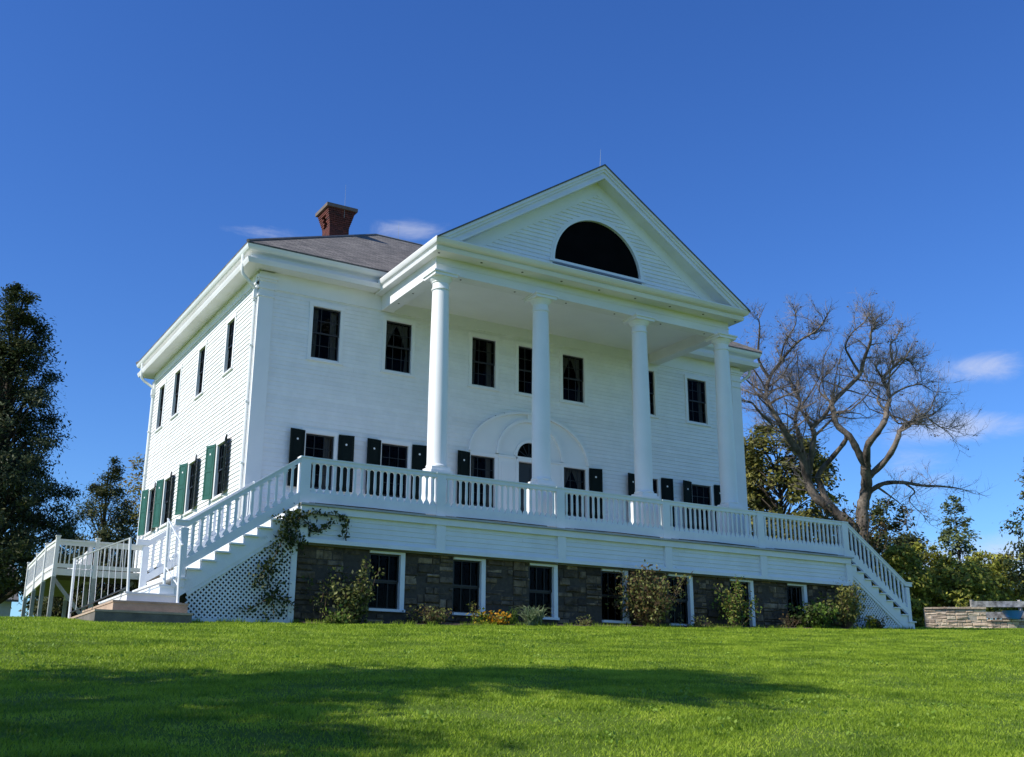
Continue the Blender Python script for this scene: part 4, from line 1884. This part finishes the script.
def conic(r0, h0=.06, p=.8):
    return lambda h: 0 if h < h0 else r0 * max(0, (1 - h) / (1 - h0)) ** p + .12


def oval(r0, h0=.25, hm=.6):
    def f(h):
        if h < h0:
            return 0
        q = (h - hm) / ((hm - h0) if h < hm else (1 - hm) * 1.02)
        return r0 * math.sqrt(max(0, 1 - q * q))
    return f


# left
tree("cedar_tree", "tall dark evergreen at the left edge reaching above the ramp", "tree", (-3.9, 26.6), 18.2, conic(4.4, .13, .85), 290, 330, .20, 'leaf_cedar', 21,
     spread=.80, trunk_r=.34, up=.5, extra=('leaf_oak', .15), inner=.25, aspect=.36)
tree("leafy_tree", "mid-sized dark green tree with gaps in its crown behind the ramp", "tree", (2.2, 32.3), 10.4, conic(3.7, .06, .85), 150, 230, .19, 'leaf_dark', 5, spread=.70, trunk_r=.2,
     extra=('leaf_oak', .35), inner=.35, aspect=.36)
tree("autumn_tree", "thin yellowing tree showing just past the house's left rear corner", "tree", (6.0, 37.6), 11.8, oval(2.6, .25, .6), 80, 60, .22, 'leaf_olive', 8, spread=.9, trunk_r=.16,
     extra=('leaf_amber', .3), inner=.2)
for i, (bx, by, h, rr, lab) in enumerate([(1.0, 34.4, 5.0, 1.7, "dark rounded bush left of centre behind the ramp's outer railing"),
                                          (2.2, 35.5, 5.4, 2.0, "dark bush behind the middle of the ramp under the leafy tree"),
                                          (4.6, 34.6, 5.6, 1.7, "dark olive bush close to the house wall behind the ramp")]):
    tree("bush", lab, "bush", (bx, by), h, oval(rr, .0, .4), 60, 120, .24, 'leaf_dark', 40 + i, "dark bushes behind the ramp", spread=.9, trunk_r=.08, extra=('leaf_oak', .4), inner=.1)
# right, behind the house
tree("bushy_tree", "dense olive-green tree behind the house to the left of the bare tree", "tree", (31.3, 10.8), 10.6, oval(3.1, .08, .52), 190, 140, .23, 'leaf_olive', 12, spread=.75, trunk_r=.2,
     extra=('leaf_oak', .35), inner=.45)
tree("bushy_tree", "smaller green tree against the right edge of the house wall", "tree", (32.6, 14.8), 10.2, oval(2.2, .12, .58), 70, 130, .24, 'leaf_oak', 13, spread=.9, trunk_r=.16,
     extra=('leaf_olive', .4), inner=.2)
for i, (bx, by, h, rr, lm_, lab) in enumerate([
        (33.5, 6.2, 6.4, 1.75, 'leaf_dark', "tall loose dark bush directly right of the bare tree's trunk"),
        (31.0, 5.6, 5.0, 1.5, 'leaf_dark', "dark bush hiding the foot of the bare tree"),
        (30.1, 2.7, 3.6, 1.05, 'leaf_hedge', "small green bush beyond the bottom of the right stair"),
        (33.5, 4.1, 4.0, 1.5, 'leaf_hedge', "yellow-green bush left of the slim fir behind the stone wall"),
        (33.0, 2.1, 3.1, 1.45, 'leaf_hedge', "yellow-green bush directly behind the pale stone wall"),
        (36.0, 2.6, 3.5, 1.6, 'leaf_hedge', "broad sunlit bush right of the slim fir"),
        (39.2, 3.0, 4.2, 1.7, 'leaf_hedge', "sunlit bush at the right edge behind the white board fence"),
        (29.6, 7.4, 5.6, 2.0, 'leaf_olive', "olive bush seen through the last balustrade bay left of the bare trunk"),
        (32.4, 11.6, 6.0, 2.2, 'leaf_dark', "dark bush filling in under the dense olive-green tree"),
        (36.5, 8.2, 5.2, 1.7, 'leaf_dark', "dark green bush furthest back between bare tree and slim fir")]):
    tree("bush", lab, "bush", (bx, by), h, oval(rr, .0, .42), 62, 115, .19, lm_, 60 + i, "bushes beyond the right stair", spread=.65, trunk_r=.06,
         extra=('leaf_olive' if lm_ == 'leaf_hedge' else 'leaf_oak', .35), inner=.5)
tree("fir_tree", "slim pale fir tree rising above the sunlit bushes at right", "tree", (40.2, 7.2), 7.2, conic(1.55, .1, .75), 90, 60, .2, 'leaf_fir', 31, spread=.55, trunk_r=.08, up=.1, inner=.3)
tree("edge_tree", "thin-leaved tree cut off by the right edge of the photo", "tree", (36.5, .4), 8.4, conic(1.7, .2, .7), 55, 60, .19, 'leaf_fir', 33, spread=.6, trunk_r=.09,
     extra=('leaf_oak', .5), inner=.2)
# trees outside the frame to the left whose shadow lies across the lawn
tree("shade_tree", "leafy tree left of the view whose shadow tip crosses the lawn", "tree", (-15.4, -17.1), 15.9, oval(2.35, .20, .42), 110, 110, .32, 'leaf_dark', 51, "shade trees beside the lawn", spread=1.1, trunk_r=.25, inner=.1)
tree("shade_tree", "broader leafy tree further left whose shadow darkens the near lawn", "tree", (-20.5, -19.9), 12.9, oval(2.9, .2, .5), 110, 110, .36, 'leaf_dark', 52, "shade trees beside the lawn", spread=1.2, trunk_r=.3, inner=.1)


# ---- the big bare tree
LIMBS = {
'R':[[-0.06,-0.02,3.18],[-0.07,-0.26,3.88],[-0.16,-0.44,4.57],[-0.23,-0.64,5.27],[-0.21,-0.87,5.87],[-0.31,-1.02,6.48],[-0.51,-1.08,7.0]],
'R1':[[-0.51,-1.08,7.0],[-0.95,-1.03,7.61],[-1.36,-1.0,8.21],[-1.83,-0.9,8.73],[-2.01,-1.02,9.38],[-2.07,-1.09,9.69],[-1.62,-1.59,10.34],[-1.33,-1.91,10.78],[-1.31,-2.13,11.39],[-1.25,-2.38,11.99],[-1.32,-2.46,12.34],[-1.17,-2.67,12.69],[-1.34,-2.69,13.03]],
'R1b':[[-1.34,-1.92,10.82],[-1.87,-1.83,11.47],[-2.1,-1.81,11.82],[-2.03,-2.0,12.25],[-1.67,-2.37,12.69],[-1.56,-2.53,12.95]],
'R1c':[[-2.07,-1.09,9.69],[-2.53,-1.01,10.25],[-2.52,-1.16,10.69],[-2.28,-1.46,11.12]],
'R2':[[-0.47,-1.11,7.0],[-0.69,-1.21,7.7],[-0.5,-1.51,8.22],[-0.28,-1.84,8.78],[-0.21,-2.07,9.31],[-0.06,-2.34,9.83],[-0.18,-2.45,10.35],[-0.43,-2.42,10.69],[-0.04,-2.83,11.22],[0.21,-3.11,11.57],[0.52,-3.29,11.57],[0.89,-3.39,11.22]],
'R2b':[[-0.43,-2.42,10.69],[-0.81,-2.34,11.13],[-0.78,-2.39,11.21]],
'R2c':[[-0.27,-2.0,9.22],[-0.57,-1.97,9.65],[-0.49,-2.17,10.09],[-0.82,-2.03,10.26],[-1.03,-2.03,10.6]],
'R2d':[[-0.04,-2.83,11.22],[-0.4,-2.89,12.0],[-0.22,-3.12,12.34],[-0.11,-3.28,12.61]],
'R3':[[-0.26,-1.11,6.66],[0.05,-1.48,7.18],[0.22,-1.89,8.05],[0.27,-1.99,8.27],[0.73,-2.45,8.79],[1.32,-2.86,8.96],[1.48,-3.13,9.44],[1.99,-3.33,9.14],[2.51,-3.52,8.8]],
'R3b':[[0.73,-2.45,8.79],[0.21,-2.08,8.61],[-0.1,-2.07,9.13]],
'R4':[[-0.09,-1.0,6.05],[0.26,-1.3,6.31],[0.88,-1.68,6.31],[1.6,-2.06,6.19],[2.3,-2.48,6.19],[2.93,-2.85,6.17],[3.25,-3.02,6.12]],
'R4b':[[0.13,-1.18,6.18],[0.65,-1.36,5.79],[1.1,-1.5,5.45]],
'R4c':[[0.88,-1.68,6.31],[1.4,-1.87,5.97],[1.3,-1.69,5.62],[1.94,-1.86,5.02]],
'R5':[[-0.07,-2.36,9.91],[0.4,-2.8,10.35],[0.83,-3.14,10.61],[1.28,-3.45,10.7],[1.79,-3.66,10.44]],
'L':[[-0.23,-0.04,3.53],[-0.55,-0.21,4.57],[-1.28,-0.01,5.26],[-1.96,0.18,5.87],[-2.37,0.12,6.73],[-2.74,0.04,7.6],[-3.29,0.19,8.12],[-3.77,0.27,8.72],[-3.97,0.28,9.03],[-4.41,0.27,9.81],[-4.41,0.09,10.33],[-4.3,-0.25,11.11],[-4.07,-0.57,11.63],[-3.7,-1.0,12.24],[-3.2,-1.39,12.51],[-3.03,-1.64,12.94]],
'Lb':[[-4.33,-0.21,11.07],[-4.84,-0.17,11.8],[-5.08,-0.39,12.85],[-5.22,-0.45,13.28]],
'Lc':[[-4.08,0.46,8.68],[-4.69,0.68,9.11],[-5.06,0.77,9.5],[-5.34,0.92,9.54]],
'Ld':[[-4.41,0.27,9.81],[-4.94,0.44,10.24],[-4.98,0.28,10.76]],
'Le':[[-4.07,-0.57,11.63],[-4.1,-0.79,12.33],[-3.95,-1.06,12.85],[-4.1,-1.13,13.28]],
'L2':[[-0.92,-0.11,4.92],[-1.51,-0.03,5.7],[-1.81,-0.09,6.39],[-1.96,-0.15,6.82],[-1.64,-0.59,7.52],[-1.42,-0.92,8.08],[-1.55,-.96,8.45]],
'L3':[[-2.32,0.11,6.69],[-2.4,-0.19,7.69],[-2.5,-0.4,8.47],[-2.6,-0.42,8.69],[-2.28,-0.76,9.12],[-2.07,-1.09,9.69]],
'L3b':[[-2.6,-0.42,8.69],[-2.86,-0.41,9.12],[-3.06,-0.48,9.64],[-2.81,-0.84,10.25],[-2.6,-1.21,10.95]],
'L4':[[-2.55,0.08,7.17],[-2.91,-0.07,8.1],[-3.26,-0.15,9.03],[-3.14,-0.52,9.9],[-3.43,-0.56,10.51],[-3.51,-0.6,10.77]],
'L4b':[[-3.26,-0.15,9.03],[-3.67,0.01,9.29],[-3.92,0.19,9.2]],
'L4c':[[-3.14,-0.52,9.9],[-3.3,-0.7,10.68],[-3.15,-0.97,11.2]],
}
RAD = {'R': (.30, .22), 'R1': (.17, .03), 'R1b': (.06, .015), 'R1c': (.06, .015), 'R2': (.17, .02), 'R2b': (.05, .02), 'R2c': (.06, .015), 'R2d': (.05, .012),
       'R3': (.15, .02), 'R3b': (.05, .02), 'R4': (.12, .015), 'R4b': (.06, .015), 'R4c': (.05, .012), 'R5': (.06, .012), 'L': (.25, .025), 'Lb': (.09, .015),
       'Lc': (.09, .02), 'Ld': (.07, .015), 'Le': (.06, .012), 'L2': (.17, .08), 'L3': (.15, .07), 'L3b': (.09, .02), 'L4': (.13, .03), 'L4b': (.06, .015), 'L4c': (.06, .015)}


def bare_tree():
    B0 = np.array([27.3, 2.4, -3.3])
    zg = gz(27.3, 2.4)
    r = empty("bare_tree", (27.2, 2.4, zg), "big gnarled bare tree with twisting limbs at the right end of the house", "tree")
    rg = random.Random(77)
    vd = np.array([.51, .86, 0])

    def depth(p):                      # gives the crown real depth: limbs wander towards and away
        u = p[0] * .857 - p[1] * .514
        a = min(1, max(0, (p[2] - 4.5) / 3.0))
        return a * (.75 * math.sin(u * .95 + p[2] * .45) + .5 * math.sin(p[2] * 1.25 + u * .3 + 1.0))

    tr = MB()
    tw = MB()
    tips = []

    def smooth(pts):
        P = [np.array(p, float) for p in pts]
        out = []
        for i in range(len(P) - 1):
            p0, p1, p2, p3 = P[max(i - 1, 0)], P[i], P[i + 1], P[min(i + 2, len(P) - 1)]
            for k in range(4):
                t = k / 4
                out.append(.5 * ((2 * p1) + (-p0 + p2) * t + (2 * p0 - 5 * p1 + 4 * p2 - p3) * t * t + (-p0 + 3 * p1 - 3 * p2 + p3) * t ** 3))
        out.append(P[-1])
        return out

    def twig(a, d, ln, rad, lev):
        n = 4 if lev < 3 else 3
        if lev == 1 and a[2] > 7.4:
            ln *= .62
        pts = [Vector(a)]
        dd = Vector(d).normalized()
        for i in range(n):
            dd = (dd + Vector((rg.uniform(-.32, .32), rg.uniform(-.32, .32), rg.uniform(-.22, .30)))).normalized()
            pts.append(pts[-1] + dd * (ln / n))
        tw.tube(pts, [rad * (1 - .8 * i / n) for i in range(n + 1)], 4 if lev < 2 else 3, False)
        if lev >= 3:
            return
        for _ in range(rg.randint(3, 4) if lev < 2 else rg.randint(2, 4)):
            t = rg.uniform(.2, 1.0) * n
            i = min(int(t), n - 1)
            p = pts[i].lerp(pts[i + 1], t - i)
            nd = (dd + Vector((rg.uniform(-1, 1), rg.uniform(-1, 1), rg.uniform(-.55, .9)))).normalized()
            twig(p, nd, ln * rg.uniform(.45, .72), rad * .55, lev + 1)

    # root flare
    tr.tube([(27.15, 2.4, zg - .2), (27.15, 2.4, zg + .6), (27.12, 2.38, -1.6), (27.18, 2.37, -.2), (27.24, 2.38, .15)], [.85, .66, .50, .40, .30], 14)
    for name, pts in LIMBS.items():
        P = smooth(pts)
        W3 = [Vector(B0 + p * np.array([1, 1, .972]) + vd * depth(p)) for p in P]
        n = len(W3)
        r0, r1 = RAD[name]
        rad = [(r0 + (r1 - r0) * (i / (n - 1)) ** .8) * (1 + .10 * math.sin(i * 2.3 + len(name))) for i in range(n)]
        tr.tube(W3, rad, 9 if r0 > .1 else 6)
        # twigs along the outer part
        main = name not in ('R', 'L2')
        if not main:
            continue
        L_ = sum((W3[i + 1] - W3[i]).length for i in range(n - 1))
        # secondary boughs, curving and forking into the space around the limb
        for k in range(max(2, int(L_ * (2.5 if r0 > .1 else 1.3)))):
            t = rg.uniform(.35, .97)
            i = min(int(t * (n - 1)), n - 2)
            a = W3[i]
            if a.z < 3.0:
                continue
            d = (W3[i + 1] - W3[i]).normalized()
            dd = (d * .35 + Vector((rg.uniform(-1, 1), rg.uniform(-1, 1), rg.uniform(-.25, .7)))).normalized()
            ln = rg.uniform(1.1, 3.0) * (.34 if a.z > 7.0 else .5 if a.x > 28.2 else 1)
            pts = [a]
            for q in range(5):
                dd = (dd + Vector((rg.uniform(-.4, .4), rg.uniform(-.4, .4), rg.uniform(-.25, .35)))).normalized()
                pts.append(pts[-1] + dd * ln / 5)
            rb = min(rg.uniform(.03, .075), rad[i] * .6)
            tr.tube(pts, [rb * (1 - .75 * q / 5) for q in range(6)], 5, False)
            for q in range(1, 6):
                for _ in range(2):
                    nd = (dd * .5 + Vector((rg.uniform(-1, 1), rg.uniform(-1, 1), rg.uniform(-.5, .9)))).normalized()
                    twig(pts[q], nd, rg.uniform(.45, 1.1), .010, 1)
        cnt = int(L_ * (7 if r0 < .1 else 6))
        for k in range(cnt):
            t = rg.uniform(.22 if r0 > .1 else .1, 1.0)
            i = min(int(t * (n - 1)), n - 2)
            a = W3[i]
            d = (W3[i + 1] - W3[i]).normalized()
            nd = (d * .5 + Vector((rg.uniform(-1, 1), rg.uniform(-1, 1), rg.uniform(-.55, 1.0)))).normalized()
            twig(a, nd, rg.uniform(.4, 1.15), min(.014, rad[i] * .5), 1)
        d = (W3[-1] - W3[-2]).normalized()
        for _ in range(4):
            nd = (d + Vector((rg.uniform(-.7, .7), rg.uniform(-.7, .7), rg.uniform(-.3, .7)))).normalized()
            twig(W3[-1], nd, rg.uniform(.6, 1.2), .016, 1)
    autosmooth(tr.build("trunk", 'bark_grey', r), 60)
    tw.build("crown", 'twig', r)
    # the few dry leaves still hanging
    vv = np.array([v for v in tw.v])
    q = vv[RNG.integers(0, len(vv), 1100)] + RNG.normal(size=(1100, 3)) * .05
    link("dry_leaves", npmesh("dry_leaves", leaves(q, .10, RNG), 4, 'leaf_brown'), r)


bare_tree()


# ------------------------------------------------------------------ plants along the foundation
def shrub(name, label, cat, x, y, stems, height, width, leaf, lm, per, seed, extra=None, lowleaf=.2, group="shrubs along the foundation", splay=.5, rad=.012):
    """Several stems fanning from one root, leaves along each."""
    rg = np.random.default_rng(seed)
    z0 = gz(x, y) - .03
    r = empty(name, (x, y, z0), label, cat, group)
    st_ = MB()
    pts = []
    for i in range(stems):
        an = rg.uniform(0, 2 * math.pi)
        k = rg.uniform(.15, 1)
        h = height * rg.uniform(.45, 1.0) * (1 - .25 * k * splay)
        ex, ey = width * .5 * k * math.cos(an), width * .35 * k * math.sin(an)
        a = Vector((x + rg.uniform(-.06, .06), y + rg.uniform(-.05, .05), z0))
        P = []
        for j in range(6):
            t = j / 5
            P.append(a + Vector((ex * t ** .8 + rg.uniform(-.03, .03), ey * t ** .8 + rg.uniform(-.02, .02), h * (t - .12 * splay * t * t))))
        st_.tube(P, [rad * (1.1 - .9 * j / 5) for j in range(6)], 5, False)
        m = int(per * rg.uniform(.6, 1.3))
        for _ in range(m):
            t = rg.uniform(lowleaf, 1.0) * 5
            q = min(int(t), 4)
            p = P[q].lerp(P[q + 1], t - q)
            pts.append(np.array(p) + rg.normal(size=3) * np.array([.09, .07, .07]) * (width / 1.2) ** .5)
        for _ in range(3):
            t = rg.uniform(.4, .95) * 5
            q = min(int(t), 4)
            p = P[q].lerp(P[q + 1], t - q)
            e = p + Vector((rg.uniform(-.2, .2), rg.uniform(-.15, .15), rg.uniform(.02, .2)))
            st_.tube([p, e], [rad * .45, .002], 4, False)
            for _ in range(max(2, m // 14)):
                pts.append(np.array(e) + rg.normal(size=3) * .05)
    pts = np.array(pts)
    pts[:, 2] = np.maximum(pts[:, 2], z0 + .04)
    st_.build("stems", 'stem_brown', r)
    if extra:
        pick = rg.uniform(size=len(pts)) < extra[1]
        link("leaves", npmesh("leaves", leaves(pts[~pick], leaf, rg, .6), 4, lm), r)
        link("leaves", npmesh("leaves", leaves(pts[pick], leaf, rg, .6), 4, extra[0]), r)
    else:
        link("leaves", npmesh("leaves", leaves(pts, leaf, rg, .6), 4, lm), r)
    return r


def strap_clump(name, label, x, y, n, h, lm, seed, w=.02):
    rg = random.Random(seed)
    z0 = gz(x, y) - .03
    vs = []
    for i in range(n):
        an = rg.uniform(0, 2 * math.pi)
        hh = h * rg.uniform(.55, 1.1)
        out = rg.uniform(.25, 1.05) * h
        bx, by = x + rg.uniform(-.2, .2), y + rg.uniform(-.12, .12)
        prev = None
        tang = (-math.sin(an), math.cos(an))
        for j in range(6):
            t = j / 5
            rr = out * t ** 1.4
            zz = z0 + hh * (1.55 * t - .75 * t * t * (1 + .4 * out / h))
            ww = w * (1 - t * .85)
            c = (bx + rr * math.cos(an), by + rr * .7 * math.sin(an))
            cur = [(c[0] - tang[0] * ww, c[1] - tang[1] * ww, zz), (c[0] + tang[0] * ww, c[1] + tang[1] * ww, zz)]
            if prev:
                vs += [prev[0], prev[1], cur[1], cur[0]]
            prev = cur
    o = link(name, npmesh(name, np.array(vs), 4, lm))
    tag(o, label, "plant", "low plants along the foundation")
    return o


PYW = -5.05
shrub("shrub", "straggly leafy shrub climbing in front of the first basement window", "shrub", 1.35, PYW, 20, 1.75, 1.25, .10, 'leaf_bush', 62, 1, ('leaf_vine', .4), .12)
shrub("shrub", "thin sapling leaning against the stone left of the first basement window", "shrub", .55, PYW + .25, 4, 1.55, .7, .10, 'leaf_vine', 26, 17, ('leaf_bush', .4), .35)
shrub("low_plant", "pale ground-hugging plant below the first basement window's left shrub", "plant", .75, PYW - .15, 16, .32, 1.0, .10, 'leaf_green', 26, 2, ('leaf_bush', .4), .1, "low plants along the foundation")
shrub("low_plant", "bushy low plant with browning tips below the second basement window", "plant", 3.35, PYW, 22, .52, 1.25, .075, 'leaf_bush', 30, 3, ('leaf_brown', .35), .1, "low plants along the foundation")
shrub("flower_clump", "orange flowers in a clump just left of the strappy plant", "flowers", 5.25, PYW - .05, 16, .34, .95, .085, 'petal_orange', 22, 4, ('leaf_green', .3), .45, "flowers along the foundation")
shrub("flower_clump", "small yellow and green flower clump left of the orange flowers", "flowers", 4.75, PYW - .05, 10, .38, .5, .08, 'leaf_green', 24, 14, ('petal_yellow', .3), .4, "flowers along the foundation")
shrub("spire_plant", "single leaning flower spike rising left of the orange flowers", "plant", 4.72, PYW + .1, 2, .95, .9, .06, 'leaf_olive', 40, 15, None, .55, "low plants along the foundation")
strap_clump("strap_plant", "big clump of arching strap leaves below the third basement window", 6.3, PYW - .08, 130, .78, 'leaf_strap', 5, .028)
strap_clump("strap_plant", "upright dark strap leaves beside the stone pier left of third window", 5.75, PYW + .15, 34, .72, 'leaf_green', 6, .016)
shrub("low_plant", "tiny weed between third and fourth basement windows", "plant", 8.0, PYW, 9, .24, .5, .07, 'leaf_bush', 18, 24, None, .1, "low plants along the foundation")
shrub("shrub", "widest reddish-stemmed shrub covering the fourth and fifth basement windows", "shrub", 10.2, PYW, 40, 1.9, 2.5, .10, 'leaf_bush', 62, 7, ('leaf_brown', .5), .22, rad=.014)
shrub("shrub_shoot", "tall single shoot rising from the widest shrub over the white skirt", "plant", 10.75, PYW + .15, 2, 2.35, .35, .08, 'leaf_green', 46, 16, None, .45)
shrub("shrub", "upright yellow-green shrub with bare twigs in front of the sixth window", "shrub", 13.4, PYW, 26, 1.6, 1.7, .09, 'leaf_green', 50, 8, ('leaf_olive', .5), .2)
shrub("low_plant", "scattered seedlings at the wall between fifth and sixth windows", "plant", 12.0, PYW, 10, .28, 1.3, .08, 'leaf_bush', 16, 25, None, .1, "low plants along the foundation")
shrub("shrub", "round dark green bush beside the seventh basement window", "shrub", 16.7, PYW - .05, 46, .92, 1.8, .11, 'leaf_green', 62, 9, ('leaf_vine', .45), .08)
shrub("shrub", "taller arching shrub in front of the right stair's lattice", "shrub", 18.1, PYW, 30, 1.75, 2.1, .10, 'leaf_bush', 60, 10, ('leaf_olive', .4), .25, rad=.014)
shrub("low_plant", "thin dry stalks left of the round dark bush", "plant", 15.5, PYW, 12, .5, .9, .06, 'leaf_vine', 14, 26, ('leaf_brown', .5), .2, "low plants along the foundation")
shrub("flower_clump", "small yellow flower clump under the right stair's lattice", "flowers", 18.95, PYW - .1, 8, .5, .4, .08, 'petal_yellow', 20, 27, ('leaf_green', .4), .5, "flowers along the foundation")
shrub("low_plant", "dark low plant under the right lattice next to the yellow flowers", "plant", 19.3, PYW, 16, .35, .9, .09, 'leaf_vine', 26, 28, None, .1, "low plants along the foundation")


shrub("shrub", "tangle of brown shoots crowding the foot of the bare tree", "shrub", 26.3, 2.3, 120, 6.3, 4.6, .14, 'leaf_brown', 26, 71, ('leaf_dark', .35), .35, "bushes beyond the right stair", .7, .022)


def vine():
    r = empty("climbing_vine", (-.5, -4.75, gz(-.5, -4.75)), "dark leafy climbing vine hanging over the left lattice and veranda corner", "vine")
    rg = np.random.default_rng(4)
    paths = [([(-.55, -4.15), (-.6, -3.8), (-.75, -3.3), (-.65, -2.9), (-.45, -2.4), (-.2, -2.0), (.0, -1.78)], .16, 420),
             ([(-.3, -1.9), (.2, -1.72), (.7, -1.70), (1.05, -1.72), (1.15, -1.95), (1.15, -2.25)], .07, 150),
             ([(.0, -1.85), (.25, -2.05), (.4, -2.15), (.62, -2.02), (.75, -1.85)], .07, 80),
             ([(-.45, -2.2), (-.2, -2.35), (.05, -2.5)], .12, 130), ([(-.75, -3.0), (-.95, -3.3), (-.95, -3.5)], .09, 80),
             ([(-.6, -3.6), (-.3, -3.8), (.0, -3.95)], .06, 50), ([(-.6, -3.7), (-.95, -3.95), (-1.2, -4.05)], .06, 40), ([(-.3, -1.95), (-.5, -1.85)], .12, 70)]
    st_ = MB()
    pts = []
    for P, s, n in paths:
        V = [Vector((a, -4.72 - rg.uniform(0, .06), b)) for a, b in P]
        st_.tube(V, .010, 5, False)
        for _ in range(n):
            t = rg.uniform(0, len(V) - 1.001)
            i = int(t)
            p = V[i].lerp(V[i + 1], t - i)
            pts.append(np.array(p) + rg.normal(size=3) * np.array([s, .05, s]))
    pts = np.array(pts)
    pts[:, 1] = np.minimum(pts[:, 1], -4.70)
    st_.build("stems", 'stem_brown', r)
    link("leaves", npmesh("leaves", leaves(pts, .11, rg, .6, .5), 4, 'leaf_vine'), r)


vine()


# ------------------------------------------------------------------ grass
def grass():
    rg = np.random.default_rng(99)
    V = []
    for (x0, x1, y0, y1, dens, h, w) in [(-10, 6, -24, -16, 3600, .030, .0060), (-10, 10, -16, -10.5, 2300, .033, .0076),
                                         (6, 16, -22, -10.5, 1600, .033, .0082), (-9, 26, -10.5, -4.75, 1300, .038, .0095), (-9, -2.6, -4.75, 4, 620, .045, .012), (-22, -10, -26, 6, 420, .036, .012), (-14, 8, -31, -24, 1100, .032, .0085), (8, 22, -31, -22, 650, .035, .0105), (16, 32, -22, -10.5, 450, .036, .012), (26, 40, -10.5, -4.75, 380, .04, .013), (-9, 0, 4, 12, 260, .045, .014),
                                         (21.8, 40, -4.75, .5, 420, .042, .014)]:
        n = int((x1 - x0) * (y1 - y0) * dens)
        p = np.stack([rg.uniform(x0, x1, n), rg.uniform(y0, y1, n)], 1)
        # clumps: thin the blades where a slow noise is low
        f = np.sin(p[:, 0] * 2.1 + 1.7 * np.sin(p[:, 1] * 1.3)) + np.sin(p[:, 1] * 2.9 + 1.3 * np.sin(p[:, 0] * 1.9)) + .7 * np.sin(p[:, 0] * 7.3 + p[:, 1] * 5.1)
        keep = rg.uniform(-3.6, 2.0, n) < f
        keep &= ~((p[:, 0] > .05) & (p[:, 0] < 19.9) & (p[:, 1] > bed_edge(p[:, 0]) + rg.normal(size=n) * .035))
        keep &= ~((p[:, 0] > -4.66) & (p[:, 0] < -2.66) & (p[:, 1] > -5.62))
        p = p[keep]
        f = f[keep]
        n = len(p)
        z = ground_z(p[:, 0], p[:, 1])
        hh = h * rg.uniform(.5, 1.35, n) * (1 + .10 * f)
        an = rg.uniform(0, 2 * np.pi, n)
        ln = rg.uniform(.2, 1.5, n) * hh
        a2 = rg.uniform(0, 2 * np.pi, n)
        ww = w * rg.uniform(.6, 1.3, n)
        t = np.empty((n, 3, 3))
        t[:, 0] = np.stack([p[:, 0] - ww * np.cos(an), p[:, 1] - ww * np.sin(an), z - .005], 1)
        t[:, 1] = np.stack([p[:, 0] + ww * np.cos(an), p[:, 1] + ww * np.sin(an), z - .005], 1)
        t[:, 2] = np.stack([p[:, 0] + ln * np.cos(a2), p[:, 1] + ln * np.sin(a2), z + hh], 1)
        V.append(t.reshape(-1, 3))
    # longer tufts the mower misses along the bed and the foot of the left lattice and steps
    n = 5200
    x = np.concatenate([rg.uniform(.05, 19.9, 3900), rg.uniform(-2.7, .1, 800), rg.uniform(18.8, 21.8, 500)])
    y = np.concatenate([bed_edge(x[:3900]) - np.abs(rg.normal(size=3900)) * .07, -4.70 - np.abs(rg.normal(size=1300)) * .06])
    k = np.sin(x * 3.1) + np.sin(x * 7.7 + 1) > -.3
    x, y = x[k], y[k]
    n = len(x)
    z = ground_z(x, y)
    hh = rg.uniform(.05, .15, n)
    an, a2 = rg.uniform(0, 2 * np.pi, n), rg.uniform(0, 2 * np.pi, n)
    ln = hh * rg.uniform(.1, .7, n)
    t = np.empty((n, 3, 3))
    t[:, 0] = np.stack([x - .006 * np.cos(an), y - .006 * np.sin(an), z], 1)
    t[:, 1] = np.stack([x + .006 * np.cos(an), y + .006 * np.sin(an), z], 1)
    t[:, 2] = np.stack([x + ln * np.cos(a2), y + ln * np.sin(a2), z + hh], 1)
    V.append(t.reshape(-1, 3))
    V = np.concatenate(V)
    o = link("grass", npmesh("grass", V, 3, 'grass_blade'))
    tag(o, kind='stuff')
    # broad-leaved weeds and clover
    C_ = []
    for _ in range(150):
        x, y = rg.uniform(-8, 8), rg.uniform(-22.5, -8)
        if rg.uniform() < .25:
            x, y = rg.normal(0.3, 1.5), rg.normal(-20.3, .9)
        k = int(rg.integers(6, 16))
        q = rg.normal(size=(k, 3)) * np.array([.08, .08, .012])
        q[:, 0] += x
        q[:, 1] += y
        q[:, 2] += ground_z(q[:, 0], q[:, 1]) + .045
        C_.append(q)
    o = link("weeds", npmesh("weeds", leaves(np.concatenate(C_), .048, rg, .6), 4, 'weed_leaf'))
    tag(o, kind='stuff')


grass()
